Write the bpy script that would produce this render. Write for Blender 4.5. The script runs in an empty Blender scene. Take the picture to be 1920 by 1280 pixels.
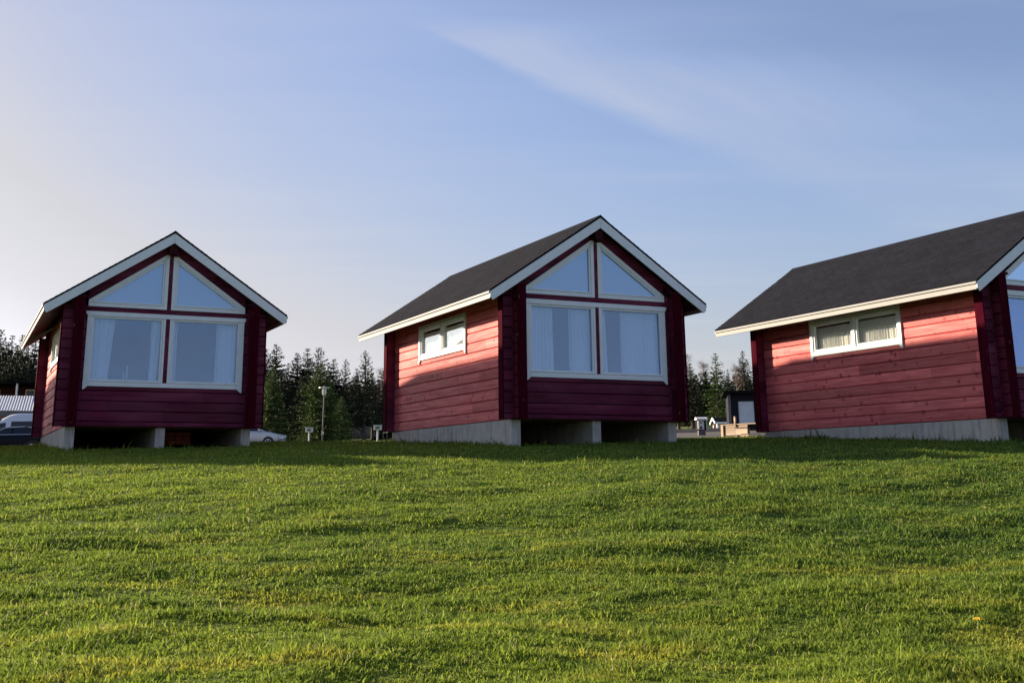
import bpy, math, random
import numpy as np
from mathutils import Vector, Matrix, noise
R = math.radians
scene = bpy.context.scene
C = scene.collection
random.seed(7); rng = np.random.default_rng(7)

# ------------------------------------------------------------------ camera
EYE = 1.6
F, PX, PY = 2135.8, 916.0, 362.0           # focal length and principal point in pixels of a 1920 x 1280 frame
PIT, ROL = R(13.992), R(-0.3555)
cp, sp, cr, sr = math.cos(PIT), math.sin(PIT), math.cos(ROL), math.sin(ROL)
R0, U0 = Vector((1, 0, 0)), Vector((0, -sp, cp))
RT, UP, BK = R0*cr + U0*sr, -R0*sr + U0*cr, -Vector((0, cp, sp))
cd = bpy.data.cameras.new('camera'); cam = bpy.data.objects.new('camera', cd); C.objects.link(cam)
M = Matrix((RT, UP, BK)).transposed().to_4x4(); M.translation = (0, 0, EYE)
cam.matrix_world = M
cd.sensor_width = 36; cd.lens = F/1920*36
cd.shift_x = (960-PX)/1920; cd.shift_y = -(640-PY)/1920
cd.clip_start = .1; cd.clip_end = 3000
scene.camera = cam

def at(px, py, Y):
    "point at world depth Y that is seen at this pixel"
    d = RT*((px-PX)/F) + UP*((PY-py)/F) - BK
    return Vector((0, 0, EYE)) + d*(Y/d.y)

# ------------------------------------------------------------------ light
SAZ, SEL = 26.8, 16.7                      # sun: degrees from -x towards +y, elevation
sd = Vector((-math.cos(R(SAZ))*math.cos(R(SEL)), math.sin(R(SAZ))*math.cos(R(SEL)), math.sin(R(SEL))))
sl = bpy.data.lights.new('sun', 'SUN'); sl.energy = 4.9; sl.angle = R(.9); sl.color = (1, .80, .58)
so = bpy.data.objects.new('sun', sl); C.objects.link(so)
so.rotation_euler = (-sd).to_track_quat('-Z', 'Y').to_euler(); so.location = (-30, 20, 30)

w = bpy.data.worlds.new('World'); scene.world = w; w.use_nodes = True
nt = w.node_tree; N, Lk = nt.nodes, nt.links
N.clear()
out = N.new('ShaderNodeOutputWorld'); bg = N.new('ShaderNodeBackground')
sky = N.new('ShaderNodeTexSky'); sky.sky_type = 'NISHITA'; sky.sun_disc = False
sky.sun_elevation = R(SEL); sky.sun_rotation = R(-(90-SAZ)); sky.altitude = 100
sky.air_density = 1.0; sky.dust_density = 1.3; sky.ozone_density = 2.2
def wn(t, **k):
    n = N.new(t)
    for a, b in k.items(): setattr(n, a, b)
    return n
def wm(op, a, b=None, c=None):
    n = N.new('ShaderNodeMath'); n.operation = op
    for i, v in enumerate((a, b, c)):
        if v is None: continue
        if isinstance(v, (int, float)): n.inputs[i].default_value = v
        else: Lk.new(v, n.inputs[i])
    return n.outputs[0]
# high cirrus: a layer at unit height, coordinates u = x/z, v = y/z
tc = wn('ShaderNodeTexCoord'); sx = wn('ShaderNodeSeparateXYZ'); Lk.new(tc.outputs['Generated'], sx.inputs[0])
zz = wm('MAXIMUM', sx.outputs[2], .03)
u, v = wm('DIVIDE', sx.outputs[0], zz), wm('DIVIDE', sx.outputs[1], zz)
def uv(px, py):
    p = at(px, py, 1) - Vector((0, 0, EYE)); return (p.x/p.z, p.y/p.z)
A0, A1 = Vector(uv(735, 42)), Vector(uv(1140, 212))
ex = (A1-A0); LL = ex.length; ex.normalize(); ey = Vector((-ex.y, ex.x))
if (Vector(uv(1100, 60))-A0).dot(ey) < 0: ey = -ey
nz0 = wn('ShaderNodeTexNoise'); nz0.inputs['Scale'].default_value = 2.2; nz0.inputs['Detail'].default_value = 5
cmb = wn('ShaderNodeCombineXYZ'); Lk.new(u, cmb.inputs[0]); Lk.new(v, cmb.inputs[1]); Lk.new(cmb.outputs[0], nz0.inputs['Vector'])
wob = wm('MULTIPLY', wm('SUBTRACT', nz0.outputs[0], .5), .16)
def lin(e, o): return wm('ADD', wm('MULTIPLY', wm('SUBTRACT', u, o.x), e.x), wm('MULTIPLY', wm('SUBTRACT', v, o.y), e.y))
tt = wm('DIVIDE', lin(ex, A0), LL)                       # 0 at the tip, 1 at the second point
ss = wm('ADD', wm('ADD', lin(ey, A0), wob), wm('MULTIPLY', wm('MULTIPLY', tt, tt), .0))
def mr(val, a, b, c=0, d=1):
    n = N.new('ShaderNodeMapRange'); n.interpolation_type = 'SMOOTHSTEP'; Lk.new(val, n.inputs[0])
    for i, x in enumerate((a, b, c, d)): n.inputs[i+1].default_value = x
    return n.outputs[0]
wid = wm('ADD', wm('MULTIPLY', wm('MAXIMUM', tt, 0), .22), .03)
sn = wm('DIVIDE', ss, wid)
strk = wn('ShaderNodeTexNoise'); strk.inputs['Detail'].default_value = 6; strk.inputs['Scale'].default_value = 1
cm2 = wn('ShaderNodeCombineXYZ'); Lk.new(wm('MULTIPLY', lin(ex, A0), 1.2), cm2.inputs[0]); Lk.new(wm('MULTIPLY', ss, 7), cm2.inputs[1]); Lk.new(cm2.outputs[0], strk.inputs['Vector'])
wisp = wm('MULTIPLY', wm('MULTIPLY', mr(sn, -.15, .35), mr(sn, .3, 3.6, 1, 0)), wm('MULTIPLY', mr(tt, -.05, .35), mr(tt, .8, 2.4, 1, .25)))
wisp = wm('MULTIPLY', wisp, mr(strk.outputs[0], .2, .75, .6, 1))
veil = wn('ShaderNodeTexNoise'); veil.inputs['Scale'].default_value = .9; veil.inputs['Detail'].default_value = 6
mp = wn('ShaderNodeMapping'); mp.inputs['Scale'].default_value = (.5, 1.6, 1); mp.inputs['Rotation'].default_value = (0, 0, R(-25))
Lk.new(cmb.outputs[0], mp.inputs[0]); Lk.new(mp.outputs[0], veil.inputs['Vector'])
amt = wm('ADD', wm('MULTIPLY', wisp, .12), wm('MULTIPLY', mr(veil.outputs[0], .45, .8), .04))
mix = wn('ShaderNodeMix', data_type='RGBA')
Lk.new(amt, mix.inputs[0]); Lk.new(sky.outputs[0], mix.inputs[6]); mix.inputs[7].default_value = (8.2, 9.8, 11.0, 1)
hs = wn('ShaderNodeHueSaturation'); hs.inputs['Saturation'].default_value = 1.0
Lk.new(mix.outputs[2], hs.inputs['Color'])
tn = wn('ShaderNodeMix', data_type='RGBA'); tn.blend_type = 'MULTIPLY'; tn.inputs[0].default_value = 1
Lk.new(hs.outputs[0], tn.inputs[6]); tn.inputs[7].default_value = (1.12, .97, 1.02, 1)
sc0 = wn('ShaderNodeSeparateColor'); Lk.new(tn.outputs[2], sc0.inputs[0]); rr0 = sc0.outputs[0]; rg0 = wm('MULTIPLY', rr0, mr(rr0, 3.4, 5.6, 1, .84))
hz = wn('ShaderNodeCombineColor'); Lk.new(wm('MULTIPLY', rg0, .91), hz.inputs[0]); Lk.new(wm('MULTIPLY', rg0, .90), hz.inputs[1]); Lk.new(wm('MULTIPLY', rg0, .95), hz.inputs[2])
mh = wn('ShaderNodeMix', data_type='RGBA'); fz = wn('ShaderNodeMapRange'); Lk.new(rr0, fz.inputs[0])
for i_, x_ in enumerate((1.8, 4.0, 0, .95)): fz.inputs[i_+1].default_value = x_
Lk.new(fz.outputs[0], mh.inputs[0]); Lk.new(tn.outputs[2], mh.inputs[6]); Lk.new(hz.outputs[0], mh.inputs[7])
Lk.new(mh.outputs[2], bg.inputs[0]); bg.inputs[1].default_value = .076
Lk.new(bg.outputs[0], out.inputs[0])

scene.view_settings.view_transform = 'Standard'; scene.view_settings.look = 'None'
scene.view_settings.gamma = 1; scene.view_settings.exposure = 1.33
scene.render.engine = 'CYCLES'
scene.render.resolution_x, scene.render.resolution_y = 1024, 682

# ------------------------------------------------------------------ material helpers
class MT:
    def __init__(s, name):
        s.m = bpy.data.materials.new(name); s.m.use_nodes = True
        s.t = s.m.node_tree; s.n = s.t.nodes; s.l = s.t.links
        s.b = s.n['Principled BSDF']; s.o = s.n['Material Output']
    def new(s, t, **k):
        n = s.n.new(t)
        for a, b in k.items(): setattr(n, a, b)
        return n
    def put(s, sock, v):
        if isinstance(v, bpy.types.NodeSocket): s.l.new(v, sock)
        else:
            if isinstance(v, tuple) and len(v) == 3 and sock.type == 'RGBA': v = (*v, 1)
            sock.default_value = v
    def coord(s, scale=(1, 1, 1), rnd=True, kind='Object'):
        tc = s.new('ShaderNodeTexCoord').outputs[kind]
        if rnd:
            oi = s.new('ShaderNodeObjectInfo'); mul = s.new('ShaderNodeMath', operation='MULTIPLY'); s.l.new(oi.outputs['Random'], mul.inputs[0]); mul.inputs[1].default_value = 37
            va = s.new('ShaderNodeVectorMath', operation='ADD'); s.l.new(tc, va.inputs[0]); s.l.new(mul.outputs[0], va.inputs[1]); tc2 = va.outputs[0]
        else: tc2 = tc
        m = s.new('ShaderNodeVectorMath', operation='MULTIPLY'); s.l.new(tc2, m.inputs[0]); m.inputs[1].default_value = scale
        return m.outputs[0]
    def noise(s, vec, scale=1, detail=4, rough=.55, dist=0):
        n = s.new('ShaderNodeTexNoise'); s.l.new(vec, n.inputs['Vector'])
        n.inputs['Scale'].default_value = scale; n.inputs['Detail'].default_value = detail
        n.inputs['Roughness'].default_value = rough; n.inputs['Distortion'].default_value = dist
        return n.outputs[0]
    def math(s, op, a, b=None, clamp=False):
        n = s.new('ShaderNodeMath', operation=op); n.use_clamp = clamp
        s.put(n.inputs[0], a)
        if b is not None: s.put(n.inputs[1], b)
        return n.outputs[0]
    def range(s, v, a, b, c=0, d=1):
        n = s.new('ShaderNodeMapRange'); s.put(n.inputs[0], v)
        for i, x in enumerate((a, b, c, d)): n.inputs[i+1].default_value = x
        return n.outputs[0]
    def mix(s, f, a, b, mode='MIX'):
        n = s.new('ShaderNodeMix', data_type='RGBA'); n.blend_type = mode
        s.put(n.inputs[0], f); s.put(n.inputs[6], a); s.put(n.inputs[7], b)
        return n.outputs[2]
    def bump(s, h, strength=.3, dist=.01):
        n = s.new('ShaderNodeBump'); n.inputs['Strength'].default_value = strength; n.inputs['Distance'].default_value = dist
        s.put(n.inputs['Height'], h); s.l.new(n.outputs[0], s.b.inputs['Normal'])
    def set(s, **k):
        for a, v in k.items(): s.put(s.b.inputs[a.replace('_', ' ')], v)
        return s.m

def plain(name, col, rough=.6, var=.15, sc=3, metal=0, spec=.5):
    t = MT(name); c = t.coord()
    n = t.noise(c, sc, 5)
    lo = tuple(x*(1-var) for x in col); hi = tuple(min(1, x*(1+var)) for x in col)
    t.set(Base_Color=t.mix(t.range(n, .3, .7), lo, hi), Roughness=rough, Metallic=metal)
    t.b.inputs['Specular IOR Level'].default_value = spec
    return t.m

def log_wood(name, col, dark, axis, course=.24, off=0.0, chips=.0, weather=.0, rough=.62, knot=1.0, spec=.12, wcol=(.62, .30, .27)):
    "stained timber with grain along the axis, per course tone, knots and worn flecks"
    t = MT(name)
    along = .9 if axis != 'z' else 6
    s3 = {'x': (.7, 14, 14), 'y': (14, .7, 14), 'z': (14, 14, .7)}[axis]
    grain = t.noise(t.coord(s3), 1.6, 6, .65, .6)
    tcz = t.new('ShaderNodeTexCoord'); sp_ = t.new('ShaderNodeSeparateXYZ'); t.l.new(tcz.outputs['Object'], sp_.inputs[0])
    fl = t.math('FLOOR', t.math('DIVIDE', t.math('SUBTRACT', sp_.outputs[2], off), course))
    oi = t.new('ShaderNodeObjectInfo')
    # boards change tone along their length where two lengths are joined
    al = sp_.outputs[{'x': 0, 'y': 1, 'z': 2}[axis]]
    seg = t.math('FLOOR', t.math('ADD', t.math('MULTIPLY', al, .28), t.math('MULTIPLY', fl, .37)))
    wn_ = t.new('ShaderNodeTexWhiteNoise'); wn_.noise_dimensions = '3D'
    cb = t.new('ShaderNodeCombineXYZ'); t.l.new(fl, cb.inputs[0]); t.l.new(seg, cb.inputs[1]); t.l.new(oi.outputs['Random'], cb.inputs[2]); t.l.new(cb.outputs[0], wn_.inputs[0])
    tone = t.range(wn_.outputs[0], 0, 1, .66, 1.22) if axis != 'z' else .95
    base = t.mix(t.range(grain, .3, .72), dark, col)
    if weather:
        wv = t.noise(t.coord({'x': (.5, 2, 2.2), 'y': (2, .5, 2.2), 'z': (2, 2, .5)}[axis]), 1.5, 5)
        base = t.mix(t.math('MULTIPLY', t.range(wv, .35, .75), weather), base, wcol)
    tn = t.new('ShaderNodeMix', data_type='RGBA'); tn.blend_type = 'MULTIPLY'; tn.inputs[0].default_value = 1
    t.l.new(base, tn.inputs[6])
    cc = t.new('ShaderNodeCombineColor'); [t.put(cc.inputs[i], tone) for i in range(3)]; t.l.new(cc.outputs[0], tn.inputs[7])
    base = tn.outputs[2]
    # knots: elongated cells, only some of them
    vo = t.new('ShaderNodeTexVoronoi'); vo.feature = 'F1'; vo.inputs['Scale'].default_value = 1
    ks = {'x': (4.6, 5, 4.2), 'y': (5, 4.6, 4.2), 'z': (5, 5, 3.4)}[axis]
    nd = t.new('ShaderNodeTexNoise'); nd.inputs['Scale'].default_value = 9
    kc = t.coord(ks); va = t.new('ShaderNodeVectorMath', operation='ADD'); t.l.new(kc, va.inputs[0])
    t.l.new(kc, nd.inputs['Vector']); sc_ = t.new('ShaderNodeVectorMath', operation='SCALE'); t.l.new(nd.outputs['Color'], sc_.inputs[0]); sc_.inputs['Scale'].default_value = .45
    t.l.new(sc_.outputs[0], va.inputs[1]); t.l.new(va.outputs[0], vo.inputs['Vector'])
    cs = t.new('ShaderNodeSeparateColor'); t.l.new(vo.outputs['Color'], cs.inputs[0])
    kn = t.math('MULTIPLY', t.range(vo.outputs['Distance'], .12, .27, 1, 0), t.range(cs.outputs[0], .38, .44))
    km = t.noise(t.coord((1.1, 1.1, 1.6)), 1.2, 3)
    kn = t.math('MULTIPLY', kn, t.range(km, .38, .58, .05, 1))
    base = t.mix(t.math('MULTIPLY', kn, .85*knot, True), base, tuple(x*.28 for x in dark))
    if chips:
        ch = t.noise(t.coord({'x': (9, 20, 20), 'y': (20, 9, 20), 'z': (16, 16, 7)}[axis]), 1.0, 3)
        ch2 = t.noise(t.coord((2, 2, 2)), 1.3, 2)
        base = t.mix(t.math('MULTIPLY', t.math('MULTIPLY', t.range(ch, .69, .73), t.range(ch2, .42, .58)), chips), base, (.45, .30, .26))
    t.set(Base_Color=base, Roughness=t.range(grain, .3, .7, rough+.1, rough-.08))
    t.b.inputs['Specular IOR Level'].default_value = spec
    t.bump(grain, .35, .004)
    return t.m

MA = {}
MA['side'] = log_wood('pale_red_stain', (.84, .235, .22), (.46, .080, .098), 'y', weather=.18, chips=.0)  # side walls much paler than the fronts, with random worn streaks
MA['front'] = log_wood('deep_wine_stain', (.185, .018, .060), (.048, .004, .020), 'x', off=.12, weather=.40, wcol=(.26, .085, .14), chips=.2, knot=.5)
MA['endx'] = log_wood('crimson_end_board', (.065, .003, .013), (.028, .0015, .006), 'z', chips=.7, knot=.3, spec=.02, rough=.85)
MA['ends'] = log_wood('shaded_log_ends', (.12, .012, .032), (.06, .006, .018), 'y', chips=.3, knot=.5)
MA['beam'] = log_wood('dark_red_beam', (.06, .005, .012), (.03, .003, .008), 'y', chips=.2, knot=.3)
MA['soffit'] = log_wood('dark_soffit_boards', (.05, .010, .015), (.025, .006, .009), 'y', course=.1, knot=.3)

def white_paint(name='pale_white_paint', k=1.0):
    t = MT(name); n = t.noise(t.coord((1, 1, 1)), 5, 6); n2 = t.noise(t.coord((14, 14, 2)), 2, 4)
    c = t.mix(t.range(n, .3, .75), (.80, .86, .90), (.71, .78, .83))
    c = t.mix(t.range(n2, .62, .75, 0, .45), c, (.42, .41, .37))
    c = t.mix(1.0, c, (k*.95, k*.93, k*.90) if k < 1 else (1, 1, 1), 'MULTIPLY')
    t.set(Base_Color=c, Roughness=.6); t.bump(n2, .1, .002); return t.m
MA['white'] = white_paint(); MA['dimmed_white'] = white_paint('sun_dimmed_white_paint', .29)  # second white is coloured darker to offset strong sun on the eave boards
def shingle():
    t = MT('dark_felt_shingles')
    tcn = t.new('ShaderNodeTexCoord'); mp = t.new('ShaderNodeMapping'); t.l.new(tcn.outputs['Object'], mp.inputs[0])
    # rows run along y; the slope coordinate is x
    sx_ = t.new('ShaderNodeSeparateXYZ'); t.l.new(tcn.outputs['Object'], sx_.inputs[0])
    cb = t.new('ShaderNodeCombineXYZ'); t.l.new(sx_.outputs[1], cb.inputs[0]); t.l.new(sx_.outputs[0], cb.inputs[1])
    br = t.new('ShaderNodeTexBrick'); t.l.new(cb.outputs[0], br.inputs['Vector'])
    br.inputs['Scale'].default_value = 1; br.inputs['Brick Width'].default_value = .33; br.inputs['Row Height'].default_value = .125; br.inputs['Mortar Size'].default_value = .006
    br.inputs['Color1'].default_value = (.016, .018, .027, 1); br.inputs['Color2'].default_value = (.010, .011, .017, 1); br.inputs['Mortar'].default_value = (.006, .006, .007, 1)
    g = t.noise(t.coord((1, 1, 1)), 160, 3); g2 = t.noise(t.coord((1, 1, 1)), 1.1, 5)
    c = t.mix(t.range(g, .3, .75, .0, .55), br.outputs[0], (.030, .032, .040))
    c = t.mix(t.range(g2, .4, .75, 0, .35), c, (.008, .008, .010))
    t.set(Base_Color=c, Roughness=.95); t.b.inputs['Specular IOR Level'].default_value = .03
    t.bump(t.math('ADD', t.math('MULTIPLY', br.outputs['Fac'], -.6), t.math('MULTIPLY', g, .5)), .6, .01); return t.m
MA['shingle'] = shingle()
def concrete():
    t = MT('cast_concrete'); n = t.noise(t.coord((1, 1, 1)), 3, 7, .65)
    st = t.noise(t.coord((5, 5, .7)), 1.6, 5); pit = t.noise(t.coord((1, 1, 1)), 45, 3)
    tcn = t.new('ShaderNodeTexCoord'); s_ = t.new('ShaderNodeSeparateXYZ'); t.l.new(tcn.outputs['Object'], s_.inputs[0])
    c = t.mix(t.range(n, .3, .7), (.36, .35, .33), (.50, .49, .46))
    c = t.mix(t.range(st, .48, .70, 0, .7), c, (.19, .185, .165))
    c = t.mix(t.range(pit, .66, .72, 0, .6), c, (.12, .12, .11))
    t.set(Base_Color=c, Roughness=.9); t.bump(t.math('ADD', n, t.math('MULTIPLY', pit, .4)), .35, .01); return t.m
MA['concrete'] = concrete()
def glass(name='window_glass', refl=.14, tint=(.40, .62, 1.0), fr=.55, tran=(.91, .96, 1.0, 1)):
    t = MT(name); t.n.remove(t.b)
    tr = t.new('ShaderNodeBsdfTransparent'); tr.inputs[0].default_value = tran
    gl = t.new('ShaderNodeBsdfGlossy'); gl.inputs['Roughness'].default_value = .015; gl.inputs[0].default_value = (*tint, 1)
    lw = t.new('ShaderNodeLayerWeight'); lw.inputs[0].default_value = .35
    f = t.math('ADD', t.math('MULTIPLY', lw.outputs['Fresnel'], fr), refl, True)
    n = t.noise(t.coord((1, 1, 1)), .7, 2); bp = t.new('ShaderNodeBump'); bp.inputs['Strength'].default_value = .05 if 'side' not in name else 0; bp.inputs['Distance'].default_value = .05; t.l.new(n, bp.inputs['Height']); t.l.new(bp.outputs[0], gl.inputs['Normal'])
    mx = t.new('ShaderNodeMixShader'); t.put(mx.inputs[0], f); t.l.new(tr.outputs[0], mx.inputs[1]); t.l.new(gl.outputs[0], mx.inputs[2])
    t.l.new(mx.outputs[0], t.o.inputs[0]); return t.m
MA['glass'] = glass()
MA['side_glass'] = glass('side_window_glass', .03, (.9, .95, .95), .25, (.95, .96, .94, 1))
def cloth(name, col):
    t = MT(name); t.set(Base_Color=col, Roughness=.9)
    tl = t.new('ShaderNodeBsdfTranslucent'); tl.inputs[0].default_value = (*col, 1)
    mx = t.new('ShaderNodeMixShader'); mx.inputs[0].default_value = .15
    t.l.new(t.b.outputs[0], mx.inputs[1]); t.l.new(tl.outputs[0], mx.inputs[2]); t.l.new(mx.outputs[0], t.o.inputs[0])
    n = t.noise(t.coord((60, 60, 4)), 1, 3); t.bump(n, .2, .003); return t.m
MA['curtain'] = cloth('white_sheer_cloth', (.90, .92, .93))
MA['blind'] = cloth('pale_blind_cloth', (.84, .90, .92))
MA['inner'] = plain('pine_lining', (.30, .19, .10), .6)
MA['dimming_lining'] = plain('room_shade_brown', (.075, .050, .034), .6)  # darkness of the unlit room put into the wood colour
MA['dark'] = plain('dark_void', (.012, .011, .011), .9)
MA['black_plastic'] = plain('black_plastic', (.012, .012, .013), .5)
MA['pale_metal'] = plain('pale_enamel', (.62, .62, .60), .45)
MA['grey_post'] = plain('grey_timber', (.11, .105, .11), .8, .25)
MA['pine_new'] = log_wood('fresh_pine_planks', (.44, .34, .26), (.33, .245, .18), 'x', course=.11, knot=.4)
MA['rubber'] = plain('tyre_rubber', (.015, .015, .016), .85)
MA['alloy'] = plain('alloy_rim', (.55, .56, .58), .35, .05, metal=.6)
def carpaint(name, col, metal):
    t = MT(name); n = t.noise(t.coord((1, 1, 1)), 2, 3)
    t.set(Base_Color=t.mix(t.range(n, .3, .7, 0, .25), col, tuple(x*.75 for x in col)), Roughness=.3, Metallic=metal)
    t.b.inputs['Coat Weight'].default_value =   .6 if col[0] > .1 else .03; t.b.inputs['Specular IOR Level'].default_value = .5 if col[0] > .1 else .12; t.b.inputs['Coat Roughness'].default_value = .08; return t.m
MA['silver'] = carpaint('silver_paint', (.52, .54, .57), .45)
MA['navy'] = carpaint('dark_blue_paint', (.004, .005, .012), .0)
MA['van'] = carpaint('white_van_paint', (.62, .66, .74), .0)
MA['lamp_glass'] = plain('frosted_plastic', (.75, .77, .78), .3)
MA['chrome'] = plain('bright_trim', (.75, .76, .78), .2, .05, metal=.8)

# ------------------------------------------------------------------ mesh helpers
class MB:
    def __init__(s): s.v = []; s.f = []
    def box(s, x0, x1, y0, y1, z0, z1):
        b = len(s.v); s.v += [(x0,y0,z0),(x1,y0,z0),(x1,y1,z0),(x0,y1,z0),(x0,y0,z1),(x1,y0,z1),(x1,y1,z1),(x0,y1,z1)]
        s.f += [tuple(b+i for i in q) for q in ((0,3,2,1),(4,5,6,7),(0,1,5,4),(1,2,6,5),(2,3,7,6),(3,0,4,7))]; return s
    def prism(s, pts, axis, a0, a1):
        "2D polygon swept along an axis; for 'y' points are (x,z), for 'x' (y,z), for 'z' (x,y)"
        b = len(s.v); n = len(pts)
        for a in (a0, a1):
            for p, q in pts: s.v.append({'y': (p, a, q), 'x': (a, p, q), 'z': (p, q, a)}[axis])
        s.f.append(tuple(b+i for i in range(n))[::-1]); s.f.append(tuple(b+n+i for i in range(n)))
        for i in range(n): j = (i+1) % n; s.f.append((b+i, b+j, b+n+j, b+n+i))
        return s
    def tube(s, p0, p1, r0, r1, n=8, cap=True):
        p0, p1 = Vector(p0), Vector(p1); d = (p1-p0).normalized(); a = d.orthogonal().normalized(); c = d.cross(a); b = len(s.v)
        for p, r in ((p0, r0), (p1, r1)):
            for i in range(n):
                t = 2*math.pi*i/n; s.v.append(tuple(p + (a*math.cos(t)+c*math.sin(t))*r))
        for i in range(n): j = (i+1) % n; s.f.append((b+i, b+j, b+n+j, b+n+i))
        if cap: s.f.append(tuple(b+i for i in range(n))[::-1]); s.f.append(tuple(b+n+i for i in range(n)))
        return s
    def build(s, name, mat, parent=None, smooth=False, bevel=0, loc=None):
        me = bpy.data.meshes.new(name); me.from_pydata(s.v, [], s.f); me.update()
        import bmesh
        bm = bmesh.new(); bm.from_mesh(me); bmesh.ops.recalc_face_normals(bm, faces=bm.faces); bm.to_mesh(me); bm.free()
        if smooth: me.shade_smooth()
        me.materials.append(mat)
        o = bpy.data.objects.new(name, me); C.objects.link(o)
        if parent: o.parent = parent
        if loc: o.location = loc
        if bevel:
            m = o.modifiers.new('bevel', 'BEVEL'); m.width = bevel; m.segments = 2; m.limit_method = 'ANGLE'; m.angle_limit = R(40)
        return o
def tag(o, label=None, cat=None, group=None, kind=None):
    if label: o['label'] = label
    if cat: o['category'] = cat
    if group: o['group'] = group
    if kind: o['kind'] = kind
    return o
def empty(name, loc, rz=0):
    o = bpy.data.objects.new(name, None); C.objects.link(o); o.location = loc; o.rotation_euler = (0, 0, rz); o.empty_display_size = .3; return o
def copy_tree(o, parent=None):
    c = o.copy(); C.objects.link(c)
    if parent: c.parent = parent
    for ch in list(o.children): copy_tree(ch, c)
    return c

# ------------------------------------------------------------------ ground
PROF = [(-400,-9),(-60,-3.2),(-20,-1.0),(-5,-.32),(0,0),(6,.46),(12,.98),(16,1.36),(19,1.66),(22,1.95),(25.8,2.24),(29,2.40),(33,2.60),(45,2.78),(60,3.25),(80,3.85),(100,4.8),(112,5.45),(140,6.6),(200,9),(400,14),(1500,20)]
_px = np.array([p[0] for p in PROF]); _pz = np.array([p[1] for p in PROF])
_m = np.gradient(_pz, _px)
_d = np.diff(_pz)/np.diff(_px); _m[1:-1] = np.minimum(2.2*np.minimum(_d[:-1], _d[1:]), (_d[:-1]+_d[1:])/2)
def base_h(yy):
    i = np.clip(np.searchsorted(_px, yy)-1, 0, len(_px)-2); h = _px[i+1]-_px[i]; t = np.clip((yy-_px[i])/h, 0, 1)
    return (2*t**3-3*t**2+1)*_pz[i] + (t**3-2*t**2+t)*h*_m[i] + (-2*t**3+3*t**2)*_pz[i+1] + (t**3-t**2)*h*_m[i+1]
WV = [(rng.uniform(.5, 3.2), rng.uniform(0, 6.28), rng.uniform(0, 6.28)) for _ in range(26)]
WV2 = [(rng.uniform(4, 11), rng.uniform(0, 6.28), rng.uniform(0, 6.28)) for _ in range(24)]
def bumps(x, y):
    z = 0
    for k, a, p in WV2: z = z + np.sin(k*(x*math.cos(a)*.6 + y*math.sin(a)*1.2)+p+np.sin(x*1.3+p)+np.cos(y*1.7+a))*.024/k
    for k, a, p in WV: z = z + np.sin(k*(x*math.cos(a)*.7 + y*math.sin(a)*1.3)+p)*.014/k**.7
    return z
def ground(x, y):
    x = np.asarray(x, float); y = np.asarray(y, float)
    yy = y + .136*np.clip(x, -60, 60)
    z = base_h(yy)
    t = np.clip((yy-36)/24, 0, 1); t = t*t*(3-2*t)
    z = z + .022*np.clip(x+9, -25, 40)*t
    near = np.clip((26-y)/10, .3, 1)*np.clip((42-y)/10, .4, 1)
    return z + bumps(x, y)*near
def gz(x, y): return float(ground(x, y))

xs = np.concatenate([-np.geomspace(26, 900, 26)[::-1], np.arange(-25, 25.01, .14), np.geomspace(26, 900, 26)])
ys = np.concatenate([-np.geomspace(6, 500, 14)[::-1], np.arange(-5, 3, .8), np.arange(3, 32, .14), np.arange(32, 60, .8), np.geomspace(60, 1500, 40)])
X, Y = np.meshgrid(xs, ys); Z = ground(X, Y)
nx, ny = len(xs), len(ys)
vv = np.stack([X, Y, Z], -1).reshape(-1, 3)
ii = (np.arange(ny-1)[:, None]*nx + np.arange(nx-1)[None]).ravel()
ff = np.stack([ii, ii+1, ii+nx+1, ii+nx], 1)
def np_mesh(name, v, f, mat, smooth=False):
    me = bpy.data.meshes.new(name); k = f.shape[1]
    me.vertices.add(len(v)); me.vertices.foreach_set('co', v.astype(np.float32).ravel())
    me.loops.add(f.size); me.loops.foreach_set('vertex_index', f.astype(np.int32).ravel())
    me.polygons.add(len(f)); me.polygons.foreach_set('loop_start', np.arange(0, f.size, k, dtype=np.int32)); me.polygons.foreach_set('loop_total', np.full(len(f), k, np.int32))
    if smooth: me.polygons.foreach_set('use_smooth', np.ones(len(f), bool))
    me.update(); me.validate(); me.materials.append(mat)
    return me
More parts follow.
